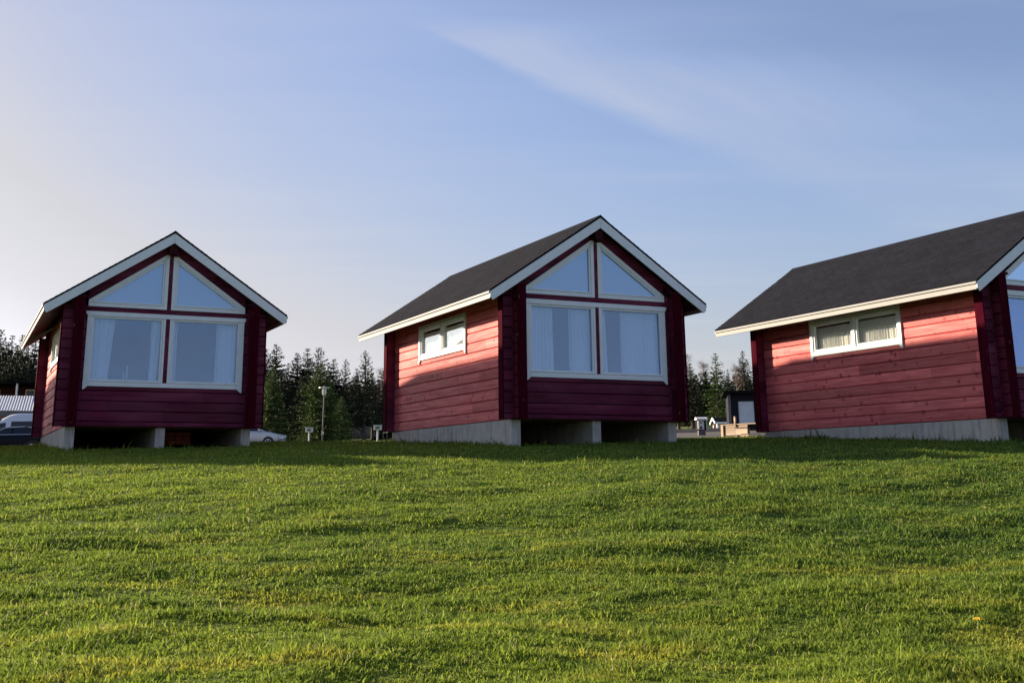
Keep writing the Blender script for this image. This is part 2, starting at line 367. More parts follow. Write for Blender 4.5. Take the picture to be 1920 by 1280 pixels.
def grass_colour(t, tip=1.0):
    "patches of yellow green, fresh green and grey green, from world position"
    g = t.new('ShaderNodeNewGeometry').outputs['Position']
    def sc(v): m = t.new('ShaderNodeVectorMath', operation='MULTIPLY'); t.l.new(g, m.inputs[0]); m.inputs[1].default_value = v; return m.outputs[0]
    big = t.noise(sc((.35, .5, 0)), 1, 3, .6); mid = t.noise(sc((1.3, 2.6, 0)), 1, 4, .6); fine = t.noise(sc((7, 12, 0)), 1, 3)
    sp_ = t.new('ShaderNodeSeparateXYZ'); t.l.new(g, sp_.inputs[0])
    side = t.range(sp_.outputs[0], -7, 7, .24, -.10)      # drier towards the left
    near = t.range(sp_.outputs[1], 6.5, 11, .36, 0)      # and on the lowest strip
    k = t.math('ADD', t.math('ADD', t.math('ADD', t.math('MULTIPLY', big, .8), t.math('MULTIPLY', mid, .55)), side), near)
    spk = t.noise(sc((2.2, 4.2, 0)), 1, 5, .7)
    c = t.mix(t.range(k, .52, 1.02), tuple(x*tip for x in (.070, .152, .022)), tuple(x*tip for x in (.235, .325, .032)))
    c = t.mix(t.range(mid, .60, .78, 0, .4), c, tuple(x*tip for x in (.32, .29, .07)))
    c = t.mix(t.range(fine, .3, .75, .0, .45), c, tuple(x*tip for x in (.060, .11, .020)))
    c = t.mix(t.range(spk, .58, .72, 0, .8), c, tuple(x*tip for x in (.036, .066, .016)))
    dry = t.noise(sc((.55, 1.5, 0)), 1.3, 4, .6)
    c = t.mix(t.math('MULTIPLY', t.range(dry, .52, .63), t.range(sp_.outputs[1], 7.0, 13.0, .9, .30)), c, tuple(x*tip for x in (.40, .40, .05)))
    return c
def ground_mat():
    t = MT('turf_soil')
    c = grass_colour(t, .55)
    g = t.new('ShaderNodeNewGeometry').outputs['Position']; n = t.noise(g, 22, 5)
    c = t.mix(t.range(n, .45, .75, 0, .7), c, (.030, .026, .014))
    # the far lawn beyond the cabins is short, pale and dry
    sp_ = t.new('ShaderNodeSeparateXYZ'); t.l.new(g, sp_.inputs[0])
    far = t.range(sp_.outputs[1], 40, 60)
    n2 = t.noise(g, .15, 4)
    c = t.mix(far, c, t.mix(t.range(n2, .4, .65), (.10, .14, .04), (.15, .17, .06)))
    t.set(Base_Color=c, Roughness=.95); t.b.inputs['Specular IOR Level'].default_value = .1
    t.bump(n, .8, .03); return t.m
go = bpy.data.objects.new('ground', np_mesh('ground', vv, ff, ground_mat(), True)); C.objects.link(go); tag(go, kind='structure')

def blade_mat():
    t = MT('grass_blades')
    c = grass_colour(t)
    at_ = t.new('ShaderNodeAttribute'); at_.attribute_name = 'tone'
    rn = at_.outputs['Fac']
    c = t.mix(t.range(rn, .55, 1.0, 0, .6), c, (.36, .46, .08))
    c = t.mix(t.range(rn, .45, 0, 0, .75), c, (.034, .066, .014))
    c = t.mix(t.range(rn, .975, .98, 0, .8), c, (.40, .34, .18))
    t.set(Base_Color=c, Roughness=.65); t.b.inputs['Specular IOR Level'].default_value = .18
    tl = t.new('ShaderNodeBsdfTranslucent'); t.l.new(c, tl.inputs[0])
    mx = t.new('ShaderNodeMixShader'); mx.inputs[0].default_value = .5
    t.l.new(t.b.outputs[0], mx.inputs[1]); t.l.new(tl.outputs[0], mx.inputs[2]); t.l.new(mx.outputs[0], t.o.inputs[0]); return t.m
def fbm(x, y, sc, seed):
    r = np.random.default_rng(seed); z = 0
    for o in range(14):
        k = sc*r.uniform(.5, 3.5); a = r.uniform(0, 6.28); z = z + np.sin(k*(x*math.cos(a)+1.7*y*math.sin(a))+r.uniform(0, 6.28)+1.5*np.sin(.6*k*x+r.uniform(0, 6)))/14**.5
    return z
def grass(n):
    # more blades per square metre near the viewer's side of the slope, thinner towards the crest
    yv = 5.0*(34/5.0)**rng.uniform(0, 1, n)**.92
    xv = rng.uniform(-1, 1, n)*(yv*.60+3.0)+yv*.02
    # keep out of the crawl spaces and off the cabin footprints
    keep = np.ones(n, bool)
    for cx, cy in CABXY:
        lx = (xv-cx)*math.cos(CYAW)+(yv-cy)*math.sin(CYAW); ly = -(xv-cx)*math.sin(CYAW)+(yv-cy)*math.cos(CYAW)
        keep &= ~((np.abs(lx) < 2.22) & (ly > .02) & (ly < 7.95))
    cl = fbm(xv, yv, 5.5, 3); c2 = fbm(xv, yv, 1.6, 4); c3 = fbm(xv, yv, 14, 9)
    edge = np.zeros(n, bool)
    for cx, cy in CABXY:
        lx = (xv-cx)*math.cos(CYAW)+(yv-cy)*math.sin(CYAW); ly = -(xv-cx)*math.sin(CYAW)+(yv-cy)*math.cos(CYAW)
        edge |= (np.abs(lx) < 2.42) & (ly > -.18) & (ly < 8.1)
    keep &= rng.uniform(0, 1, n) < np.clip(.85+.25*cl+.22*c3, .12, 1)
    edge = edge[keep]; xv, yv, cl, c2, c3 = xv[keep], yv[keep], cl[keep], c2[keep], c3[keep]; n = len(xv)
    zv = ground(xv, yv)-.006
    hgt = (.020+.012*rng.gamma(2, .5, n))*(1+.25*cl)*(1+.25*c2)*(1+.22*c3); tall = rng.uniform(0, 1, n) > .996; hgt = np.where(tall, hgt*2.0, hgt); hgt = np.clip(hgt, .012, .17)
    hgt = np.where(edge, hgt*rng.uniform(1.0, 3.0, n), hgt)
    wd = rng.uniform(.0018, .0036, n)*(1+yv/9)
    az = rng.uniform(0, 6.283, n); ln = np.abs(rng.normal(0, .75, n))+.1
    dx, dy = np.cos(az)*ln, np.sin(az)*ln
    fa = az+rng.normal(1.57, .7, n); fx, fy = np.cos(fa), np.sin(fa)
    P = np.stack([xv, yv, zv], 1); side = np.stack([fx, fy, np.zeros(n)], 1)*wd[:, None]
    mid = P+np.stack([dx*hgt*.35, dy*hgt*.35, hgt*.62], 1); tip = P+np.stack([dx*hgt, dy*hgt, hgt*.95], 1)
    V = np.empty((n, 5, 3)); V[:, 0] = P-side; V[:, 1] = P+side; V[:, 2] = mid+side*.75; V[:, 3] = mid-side*.75; V[:, 4] = tip
    b = np.arange(n)*5
    T = np.empty((n, 3, 3), np.int64); T[:, 0] = np.stack([b, b+1, b+2], 1); T[:, 1] = np.stack([b, b+2, b+3], 1); T[:, 2] = np.stack([b+3, b+2, b+4], 1)
    me = np_mesh('grass', V.reshape(-1, 3), T.reshape(-1, 3), blade_mat())
    a = me.attributes.new('tone', 'FLOAT', 'POINT'); a.data.foreach_set('value', np.repeat(rng.uniform(0, 1, n), 5).astype(np.float32))
    o = bpy.data.objects.new('grass', me); C.objects.link(o); tag(o, 'short uneven green grass on the slope below the cabins', 'grass', kind='stuff')

# ------------------------------------------------------------------ cabins
CYAW = .4345
CAB = [(-7.928, 28.019, 2.815, .433), (2.524, 26.73, 2.856, .434), (12.724, 25.153, 2.74, .437), (-18.38, 29.45, 2.78, .434)]
CABXY = [(c[0], c[1]) for c in CAB]
L, W2, ZR, ZE, OV, OF, OR = 7.876, 2.2, 4.763, 2.821, .704, .29, .979
SL = (ZR-ZE)/(W2+OV); CH = .24
EX = .24
def rz_(x): return ZR-SL*abs(x)
def log_profile(y0, y1, z0, z1, out):
    "one log seen end on; 'out' is the side with the milled chamfers"
    c, e = .026, .018
    if z1-z0 < .06: c, e = .006, .004
    if out < 0: return [(y0+c, z0+.003), (y1, z0+.003), (y1, z1-.003), (y0+c, z1-.003), (y0, z1-e), (y0-.004, (z0+z1)/2), (y0, z0+e)]
    return [(y0, z0+.003), (y1-c, z0+.003), (y1, z0+e), (y1+.004, (z0+z1)/2), (y1, z1-e), (y1-c, z1-.003), (y0, z1-.003)]
def courses(off, top):
    z = off-CH if off > 0 else 0; r = []
    while z < top-.01:
        a, b = max(z, 0), min(z+CH, top)
        if b-a > .02: r.append((a, b))
        z += CH
    return r
def frame_poly(mb, outer, inner, y0, y1):
    "a flat ring between two polygons with the same number of corners, with thickness"
    n = len(outer); b = len(mb.v)
    for y in (y0, y1):
        for p in outer+inner: mb.v.append((p[0], y, p[1]))
    for i in range(n):
        j = (i+1) % n
        o0, o1, i0, i1 = b+i, b+j, b+n+i, b+n+j; q = 2*n
        mb.f += [(o0, o1, i1, i0), (o0+q, i0+q, i1+q, o1+q), (o0, o0+q, o1+q, o1), (i0, i1, i1+q, i0+q)]
    return mb
def inset(poly, d):
    n = len(poly); cx = sum(p[0] for p in poly)/n; cz = sum(p[1] for p in poly)/n; r = []
    area = sum(poly[i][0]*poly[(i+1) % n][1]-poly[(i+1) % n][0]*poly[i][1] for i in range(n)); sg = 1 if area > 0 else -1
    for i in range(n):
        a, b, c = Vector(poly[i-1]), Vector(poly[i]), Vector(poly[(i+1) % n])
        e1, e2 = (b-a).normalized(), (c-b).normalized(); n1, n2 = Vector((-e1.y, e1.x))*sg, Vector((-e2.y, e2.x))*sg
        k = (n1+n2)/(1+n1.dot(n2)); r.append(tuple(b+k*d))
    return r
def curtain(x0, x1, z0, z1, y, parent, lean=0, lab=None, swap=None):
    n = max(10, int((x1-x0)/.012)); mb = MB(); ph = random.uniform(0, 6)
    per = random.uniform(.085, .12)
    for k in range(9):
        t = k/8; z = z0+(z1-z0)*t
        for i in range(n+1):
            s = i/n; x = x0+(x1-x0)*s + lean*(1-t)*s
            d = .034*math.sin(ph+s*(x1-x0)/per*6.283+.5*math.sin(2.2*t+ph))*(.6+.4*math.sin(s*9+ph))+.006*math.sin(s*47)
            if swap is None: mb.v.append((x, y+d, z))
            else: mb.v.append((swap+d, x, z))
    for k in range(8):
        for i in range(n): a = k*(n+1)+i; mb.f.append((a, a+1, a+n+2, a+n+1))
    o = mb.build('curtain', MA['curtain'], parent, smooth=True)
    if lab: o['label'] = lab
    return o
def cabin(ci, label, curt, lit=None):
    cx, cy, cz, yaw = CAB[ci]
    t = empty('log_cabin', (cx, cy, cz), yaw); tag(t, label, 'cabin', 'red log cabins in a row on the rise')
    WW, WT, WB, GB, GA = 1.888, 2.713, .945, 2.834, 4.139
    # foundation
    for x0 in (-W2+.01, -.115, W2-.239):
        f = MB().box(x0, x0+.229, .13, L, -1.3, -.004).build('foundation_wall', MA['concrete'], t, bevel=.012)
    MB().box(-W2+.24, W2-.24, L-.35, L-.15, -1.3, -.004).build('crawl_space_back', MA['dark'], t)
    MB().box(-1.99, 1.99, .21, L-.21, -.002, .10).build('floor', MA['inner'], t)
    MB().prism([(-1.97, .11), (1.97, .11), (1.97, rz_(1.97)-.24), (0, ZR-.27), (-1.97, rz_(1.97)-.24)], 'y', 2.30, 2.38).build('dimming_partition', MA['dimming_lining'], t)  # partition and side linings added to keep the room dark behind the windows
    for s in (-1, 1): MB().box(*sorted((s*1.97, s*1.93)), .22, 2.29, .11, rz_(1.97)-.26).build('dimming_lining', MA['dimming_lining'], t)
    # side walls: left with the long low window, right closed
    S0, S1, SZ0, SZ1 = 2.59, 5.752, 1.80, 2.717
    for sgn in (-1, 1):
        mb = MB(); me_ = (MB(), MB())
        for a, b in courses(0, rz_(W2)-.24):
            spans = [(.001, L-.001)]
            if sgn < 0 and b > SZ0+.06 and a < SZ1-.04:
                aa, bb = a, b
                if a < SZ0+.06: # course cut by the sill
                    x0, x1 = sorted((sgn*W2, sgn*(W2-.2))); mb.prism(log_profile_x(x0, x1, a, SZ0+.06), 'y', S0+.06, S1-.06)
                if b > SZ1-.04:
                    x0, x1 = sorted((sgn*W2, sgn*(W2-.2))); mb.prism(log_profile_x(x0, x1, SZ1-.04, b), 'y', S0+.06, S1-.06)
                spans = [(.001, S0+.06), (S1-.06, L-.001)]
            x0, x1 = sorted((sgn*W2, sgn*(W2-.2)))
            for s in spans: mb.prism(log_profile_x(x0, x1, a, b, sgn), 'y', *s)
            me_[0].prism(log_profile_x(x0, x1, a, b, sgn), 'y', -EX, 0); me_[1].prism(log_profile_x(x0, x1, a, b, sgn), 'y', L, L+EX)
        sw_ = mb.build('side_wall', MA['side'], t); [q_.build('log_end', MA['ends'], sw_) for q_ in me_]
    # front wall
    mb = MB(); PT = GB+.17
    for a, b in courses(.12, rz_(W2+EX)-.25):
        if b <= WB+.04: spans = [(-W2-EX, W2+EX)]
        else: spans = [(-W2-EX, -WW+.05), (WW-.05, W2+EX)]
        if a < WB+.04 < b:
            mb.prism(log_profile(0, .2, a, WB+.04, -1), 'x', -WW+.05, WW-.05)
        for s in spans: mb.prism(log_profile(0, .2, a, b, -1), 'x', *s)
    mb.box(-.05, .05, -.018, .18, WB+.04, GA+.12)                # centre post
    mb.box(-WW+.05, -.05, -.012, .17, WT-.06, GB+.05); mb.box(.05, WW-.05, -.012, .17, WT-.06, GB+.05)   # beam between the windows
    # gable infill above the sloping window
    top = [(-W2-.1, rz_(W2+.1)-.20), (0, ZR-.20), (W2+.1, rz_(W2+.1)-.20)]
    lo = .46
    for s in (-1, 1):
        mb.prism([(0, ZR-.19), (s*(W2+.2), rz_(W2+.2)-.19), (s*(W2+.2), rz_(W2+.2)-.26), (s*WW, rz_(WW)-.26), (s*WW, rz_(WW)-lo-.02), (0, ZR-lo-.02)], 'y', .004, .196)
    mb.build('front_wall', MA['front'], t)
    # back wall
    mb = MB()
    for a, b in courses(.12, rz_(W2+EX)-.25): mb.prism(log_profile(L-.2, L, a, b, 1), 'x', -W2-EX, W2+EX)
    for s in (-1,):
        mb.prism([(0, ZR-.19), (W2+.1, rz_(W2+.1)-.19), (W2+.1, rz_(W2+EX)-.25), (-W2-.1, rz_(W2+EX)-.25), (-W2-.1, rz_(W2+.1)-.19)], 'y', L-.19, L-.01)
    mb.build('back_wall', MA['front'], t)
    # vertical boards over the log ends
    for s in (-1, 1):
        for y, d in ((-EX, -1), (L+EX, 1)):
            x0, x1 = sorted((s*(W2+.012), s*(W2-.222))); y0, y1 = sorted((y, y+d*.03))
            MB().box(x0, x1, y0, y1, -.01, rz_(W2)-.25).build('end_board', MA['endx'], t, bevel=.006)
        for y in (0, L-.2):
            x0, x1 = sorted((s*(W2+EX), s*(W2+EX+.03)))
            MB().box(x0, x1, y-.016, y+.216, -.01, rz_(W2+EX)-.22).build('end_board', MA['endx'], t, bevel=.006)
        # top log carried forward under the verge
        x0, x1 = sorted((s*(W2-.30), s*(W2-.06)))
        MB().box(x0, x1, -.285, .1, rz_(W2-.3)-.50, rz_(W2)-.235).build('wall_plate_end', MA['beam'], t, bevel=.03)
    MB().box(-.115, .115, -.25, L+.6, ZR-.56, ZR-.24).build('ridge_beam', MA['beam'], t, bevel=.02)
    # roof: a slab per slope with a felt edge, soffit boards below
    xo = W2+OV
    rf = MB(); sf = MB()
    for s in (-1, 1):
        rf.prism([(0, ZR), (s*xo, ZE), (s*(xo+.006), ZE-.035), (0, ZR-.05)], 'y', -OF-.035, L+OR+.03)
        sf.prism([(0, ZR-.052), (s*(xo-.03), ZE-.032), (s*(xo-.03), ZE-.10), (0, ZR-.18)], 'y', -OF, L+OR)
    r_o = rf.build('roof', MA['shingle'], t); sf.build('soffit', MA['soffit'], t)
    tabs = MB(); nr = 25
    for s in (-1, 1):
        for i in range(nr):
            xa, xb = xo*i/nr, xo*(i+1)/nr+.012; y = -OF-.035-random.uniform(0, .3)
            while y < L+OR+.03:
                y2 = min(y+.33, L+OR+.03); ya = max(y, -OF-.035); h = .003+random.uniform(0, .0055)
                if y2-ya > .03:
                    za, zb = ZR-SL*xa, ZR-SL*min(xb, xo+.01)
                    tabs.prism([(s*xa, za+.001), (s*min(xb, xo+.01), zb+h+.004), (s*min(xb, xo+.01), zb-.002), (s*xa, za-.003)], 'y', ya+.003, y2)
                y += .333
    tabs.build('shingle_course', MA['shingle'], r_o)
    caps = MB()
    k = 0; y = -OF-.04
    while y < L+OR: 
        for s in (-1, 1): caps.prism([(0, ZR+.006+.012), (s*.17, ZR-SL*.17+.006), (s*.17, ZR-SL*.17-.006), (0, ZR+.003)], 'y', y, min(y+.30, L+OR+.03))
        y += .302
    caps.build('ridge_cap', MA['shingle'], r_o)
    for y0, y1 in ((-OF-.03, -OF-.001), (L+OR+.001, L+OR+.028)):
        bb = MB()
        for s in (-1, 1): bb.prism([(s*.002, ZR-.056), (s*(xo+.002), ZE-.050), (s*(xo+.002), ZE-.165), (s*(xo-.07), ZE-.235), (s*.002, ZR-.30)] if y0 < 0 else [(s*.002, ZR-.056), (s*(xo+.002), ZE-.050), (s*(xo+.002), ZE-.12), (s*(xo-.10), ZE-.13), (s*.002, ZR-.19)], 'y', y0, y1)
        bb.build('barge_board', MA['white'], t, bevel=.004)
    for s in (-1, 1):
        x0, x1 = sorted((s*(xo-.028), s*(xo-.002)))
        MB().box(x0, x1, -OF, L+OR, ZE-.20, ZE-.046).build('fascia', MA['dimmed_white'], t, bevel=.004)
        x0, x1 = sorted((s*(xo+.0), s*(xo+.028)))
        MB().box(x0, x1, -OF-.02, L+OR+.02, ZE-.085, ZE-.038).build('drip_edge', MA['dimmed_white'], t, bevel=.003)
    # main window: trim with ears and tails, two sashes, panes
    tr = MB(); y0, y1 = -.040, -.006
    tr.prism([(-WW-.035, WT), (WW+.035, WT), (WW+.035, WT-.05), (WW, WT-.11), (-WW, WT-.11), (-WW-.035, WT-.05)], 'y', y0-.012, y1)     # head
    for s in (-1, 1):
        tr.prism([(s*WW, WT-.112), (s*(WW-.115), WT-.112), (s*(WW-.115), WB), (s*(WW-.115), WB-.01), (s*(WW-.03), WB-.09), (s*WW, WB-.09)], 'y', y0, y1)
        tr.box(*sorted((s*.05, s*.105)), y0, y1, WB+.10, WT-.112)
    tr.box(-WW+.117, WW-.117, y0, y1, WB-.008, WB+.098)
    wn = tr.build('window', MA['white'], t, bevel=.004)
    for s in (-1, 1):
        xa, xb = sorted((s*.107, s*(WW-.117)))
        za, zb = WB+.10, WT-.114
        o = [(xa, za), (xb, za), (xb, zb), (xa, zb)]; i = [(xa+.045, za+.055), (xb-.045, za+.055), (xb-.045, zb-.045), (xa+.045, zb-.045)]
        sh = MB(); frame_poly(sh, o, i, -.022, .05); sh.box(xa+.0, xb-.0, -.048, -.023, za+.006, za+.034)
        sh.build('sash', MA['white'], wn, bevel=.003)
        MB().box(xa+.03, xb-.03, .022, .028, za+.03, zb-.03).build('pane', MA['glass'], wn)
    # gable window: two trapezoid lights under the slope
    tr = MB(); y0, y1 = -.036, -.004; panes = []
    for s in (-1, 1):
        o = [(s*.05, GB), (s*WW, GB), (s*WW, GB+.15), (s*.16, GA+.03), (s*.05, GA+.03)]
        if s < 0: o[3] = (s*.11, GA+.07); o[4] = (s*.05, GA+.07)
        i = inset(o, .085); frame_poly(tr, o, i, y0, y1); panes.append(i)
    gw = tr.build('gable_window', MA['white'], t, bevel=.004)
    for k, i in enumerate(panes):
        q = inset(i, .003); i2 = inset(i, .045)
        sh = MB(); frame_poly(sh, q, i2, -.018, .05)
        xa, xb = sorted((i[0][0], i[1][0])); sh.box(xa+.004, xb-.02, -.046, -.020, i[0][1]+.008, i[0][1]+.034)
        sh.build('sash', MA['white'], gw, bevel=.002)
        MB().prism(inset(i, .02), 'y', .02, .026).build('pane', MA['glass'], gw)
        MB().prism(inset(i, .01), 'y', .050, .055).build('blind', MA['blind'], gw)
    # side window
    tr = MB(); x0, x1 = -W2-.045, -W2-.006
    def sb(ya, yb, za, zb, xa=x0, xb=x1): tr.box(xa, xb, ya, yb, za, zb)
    sb(S0, S1, SZ1-.10, SZ1, x0-.008); sb(S0+.10, S1-.10, SZ0, SZ0+.10)
    for a, b in ((S0, S0+.098), (S1-.098, S1)):
        inner = b if a == S0 else a; outer = a if a == S0 else b
        tr.prism([(outer, SZ1-.102), (inner, SZ1-.102), (inner, SZ0-.01), (outer+(inner-outer)*.35, SZ0-.09), (outer, SZ0-.09)], 'x', x0, x1)
    sm = (S0+S1)/2; sb(sm-.05, sm+.05, SZ0+.102, SZ1-.102)
    sw = tr.build('side_window', MA['white'], t, bevel=.004)
    for a, b in ((S0+.10, sm-.052), (sm+.052, S1-.10)):
        q = MB(); za, zb = SZ0+.104, SZ1-.104
        for (ya, yb, z0_, z1_) in ((a, b, za, za+.06), (a, b, zb-.05, zb), (a, a+.05, za+.06, zb-.05), (b-.05, b, za+.06, zb-.05)): q.box(-W2-.02, -W2+.06, ya, yb, z0_, z1_)
        q.build('sash', MA['white'], sw)
        MB().box(-W2+.03, -W2+.036, a+.03, b-.03, za+.03, zb-.03).build('pane', MA['side_glass'], sw)
        curtain(a+.01, b-.01, za+.03, zb-.10, 0, t, swap=-W2+.11)
    for (a, b, ln, lab) in curt: curtain(a, b, WB+.12, WT-.13, .16, t, ln, lab)
    return t
def log_profile_x(x0, x1, z0, z1, sgn=-1):
    return log_profile(x0, x1, z0, z1, sgn)

cabin(0, 'leftmost red log cabin in view, parked cars showing on both sides of it',
      [(-1.74, -1.22, -.10, None), (-.36, -.10, -.08, None), (.10, .27, 0, None), (1.24, 1.76, -.03, None)])
cabin(1, 'middle red log cabin, its gable end and its sunlit left side both in full view',
      [(-1.76, -1.10, .02, None), (-.66, -.10, .0, None), (.10, .32, .04, None), (.74, 1.76, .10, None)])
cabin(2, 'red log cabin beside pale timber steps, its gable end cut off by the right edge',
      [(-1.76, -.85, .06, None), (-.6, -.10, .0, None), (.10, .5, .04, None), (1.1, 1.76, 0, None)])
cabin(3, 'red log cabin wholly outside the left edge, casting the shadow on its neighbour',
      [(-1.76, -1.2, .06, None), (1.1, 1.76, 0, None)])
grass(1350000)

# ------------------------------------------------------------------ trees
def leaf_mat(name, a, b, hi):
    t = MT(name); at_ = t.new('ShaderNodeAttribute'); at_.attribute_name = 'tone'
    oi = t.new('ShaderNodeObjectInfo')
    c = t.mix(at_.outputs['Fac'], a, b)
    c = t.mix(t.range(at_.outputs['Fac'], .8, 1, 0, .8), c, hi)
    c = t.mix(t.range(oi.outputs['Random'], 0, 1, 0, .35), c, (a[0]*1.5, a[1]*.9, a[2]*.8))
    t.set(Base_Color=c, Roughness=.65); t.b.inputs['Specular IOR Level'].default_value = .25
    tl = t.new('ShaderNodeBsdfTranslucent'); t.l.new(c, tl.inputs[0]); mx = t.new('ShaderNodeMixShader'); mx.inputs[0].default_value = .10
    t.l.new(t.b.outputs[0], mx.inputs[1]); t.l.new(tl.outputs[0], mx.inputs[2]); t.l.new(mx.outputs[0], t.o.inputs[0]); return t.m
MA['spruce'] = leaf_mat('spruce_needles', (.008, .015, .007), (.020, .032, .012), (.045, .06, .018))
MA['bright'] = leaf_mat('bright_spruce_needles', (.030, .060, .014), (.070, .125, .026), (.13, .20, .04))
MA['pine'] = leaf_mat('pine_needles', (.013, .021, .010), (.028, .038, .015), (.055, .062, .024))
MA['twig'] = leaf_mat('bare_twigs', (.085, .045, .040), (.14, .085, .07), (.17, .12, .09))
MA['bark'] = plain('grey_brown_bark', (.075, .055, .042), .9, .35, 6)
MA['birchbark'] = plain('pale_bark', (.30, .27, .24), .8, .4, 4)

def cards(P, D, length, width, tone):
    "small pointed sprays at P along D"
    n = len(P); D = D/np.linalg.norm(D, axis=1, keepdims=True)
    rnd = rng.normal(size=(n, 3)); S = np.cross(D, rnd); S /= np.linalg.norm(S, axis=1, keepdims=True)+1e-9
    l = length[:, None]; w_ = width[:, None]
    V = np.empty((n, 4, 3)); V[:, 0] = P; V[:, 1] = P+D*l*.45+S*w_; V[:, 2] = P+D*l; V[:, 3] = P+D*l*.45-S*w_
    return V.reshape(-1, 3), np.arange(n*4).reshape(-1, 4), np.repeat(tone, 4)
def tree_parts(name, V, Fc, tone, mat):
    me = np_mesh('crown', V, Fc, mat); a = me.attributes.new('tone', 'FLOAT', 'POINT'); a.data.foreach_set('value', tone.astype(np.float32))
    return me
def conifer(H, Rd, kind='spruce', dens=1.0, base=.05, mat='spruce', up=.0, seed=0, lsz=.62, more=1.7):
    r = np.random.default_rng(seed); P = []; D = []; T = []; Ls = []
    twigs = MB()
    twigs.tube((0, 0, -.3), (0, 0, H*.5), H*.020+.03, H*.012+.015, 7); twigs.tube((0, 0, H*.5), (r.normal(0, .02), 0, H*.985), H*.012+.015, .012, 6)
    nz = int(H*3.0*dens)
    lop = r.uniform(0, 6.28)
    for k in range(nz):
        z = H*(base+(1-base)*((k+r.uniform(0, .8))/nz)); q = 1-(z/H-base)/(1-base)
        if q <= .005: continue
        env = Rd*(q**.78)*(1 if kind != 'pine' else (.35+1.4*min(q, .45)))
        nb = int((9 if kind != 'pine' else 6)*dens*(.5+.8*q))+3
        for b in range(nb):
            a = r.uniform(0, 6.283); ln = env*r.uniform(.55, 1.18)*(1+.14*math.sin(a-lop+z))+.08
            if r.uniform() < .06: ln *= .4
            d0 = (up+.55*(1-q)-.18*q) if kind != 'pine' else .55*(1-q)+.15
            dr = .42*q if kind != 'pine' else .05
            m = max(4, int(ln/.095*more))
            s = (np.arange(m)+r.uniform(0, 1, m))/m
            rr = s*ln; zz_ = z+rr*d0-dr*ln*(s**1.6)+ .12*ln*np.clip(s-.7, 0, 1)*2
            px_ = rr*math.cos(a); py_ = rr*math.sin(a)
            wv = .05+.16*(1-s)*ln
            o = r.normal(size=(m, 3))*np.stack([wv*.8, wv*.8, wv*.30], 1)
            P.append(np.stack([px_, py_, zz_], 1)+o)
            dd = np.stack([math.cos(a)+r.normal(0, .55, m), math.sin(a)+r.normal(0, .55, m), r.normal(-.05+up+.5*(1-q), .35, m)], 1); D.append(dd)
            T.append(np.clip(.25+.5*s+r.normal(0, .22, m), 0, 1)); Ls.append(r.uniform(.14, .30, m)*(.8+.05*H)*lsz*(.6+.4*min(1, q*3)))
            if b % 3 == 0 and ln > .4: twigs.tube((0, 0, z), (ln*.8*math.cos(a), ln*.8*math.sin(a), z+ln*.8*d0-dr*ln*.65), .022, .006, 4, False)
    # leader shoot
    m = 14; P.append(np.stack([r.normal(0, .03, m), r.normal(0, .03, m), H*(.93+.07*r.uniform(0, 1, m))], 1)); D.append(np.stack([r.normal(0, .5, m), r.normal(0, .5, m), np.ones(m)], 1)); T.append(r.uniform(.3, .9, m)); Ls.append(np.full(m, .10))
    P = np.concatenate(P); D = np.concatenate(D); T = np.concatenate(T); Ls = np.concatenate(Ls)
    V, Fc, tn_ = cards(P, D, Ls, Ls*.34, T)
    return tree_parts('crown', V, Fc, tn_, MA[mat]), twigs, MA['bark']
def bare(H, Rd, mat='twig', seed=0, bark='birchbark'):
    r = np.random.default_rng(seed); tw = MB(); P = []; D = []
    tw.tube((0, 0, -.3), (.1, 0, H*.55), H*.012+.02, H*.007+.01, 6); tw.tube((.1, 0, H*.55), (.15, .1, H), H*.007+.01, .008, 5)
    for k in range(int(H*5)):
        z = H*r.uniform(.18, .96); a = r.uniform(0, 6.283); ln = Rd*(1.05-z/H)**.5*r.uniform(.6, 1.1)
        p = Vector((.1*z/H, 0, z)); d = Vector((math.cos(a)*.6, math.sin(a)*.6, .9)).normalized()
        q = p+d*ln; tw.tube(p, q, .020, .007, 4, False)
        for j in range(34):
            f = r.uniform(.2, 1); P.append(list(p+d*ln*f+Vector(r.normal(size=3)*.08))); D.append([d.x+r.normal(0, .6), d.y+r.normal(0, .6), d.z*.7+r.normal(.1, .4)])
    P = np.array(P); D = np.array(D); n = len(P)
    V, Fc, tn_ = cards(P, D, r.uniform(.35, .8, n), np.full(n, .008), r.uniform(0, 1, n))
    return tree_parts('crown', V, Fc, tn_, MA[mat]), tw, MA[bark]
PROTO = {}
def proto(key, *a, **k):
    crown, tw, bk = k.pop('fn', conifer)(*a, **k)
    PROTO[key] = (crown, tw, bk, a[0])
def plant(key, name, loc, H, label, cat, group=None, rot=None, fat=1.0):
    crown, tw, bk, h0 = PROTO[key]
    t = empty(name, loc, random.uniform(0, 6.28) if rot is None else rot); s = H/h0; t.scale = (s*fat, s*fat, s)
    c = bpy.data.objects.new('crown', crown); C.objects.link(c); c.parent = t
    if not isinstance(tw, bpy.types.Mesh):
        o = tw.build('trunk', bk, t); PROTO[key] = (crown, o.data, bk, h0)
    else:
        o = bpy.data.objects.new('trunk', tw); C.objects.link(o); o.parent = t
    return tag(t, label, cat, group)
proto('sa', 9, 1.9, seed=1, dens=1.35, base=.16); proto('sb', 9, 1.7, seed=2, dens=1.3, base=.16, up=.12); proto('sc', 9, 2.0, seed=3, dens=1.45)
proto('layer', 9, 2.1, seed=4, dens=.95, base=.17, up=.22, mat='pine')
proto('full', 5.4, 2.1, seed=5, dens=2.4, base=.0, mat='bright', up=.1, lsz=.45, more=2.6)
proto('bright', 9, 1.9, seed=14, dens=1.2, mat='bright')
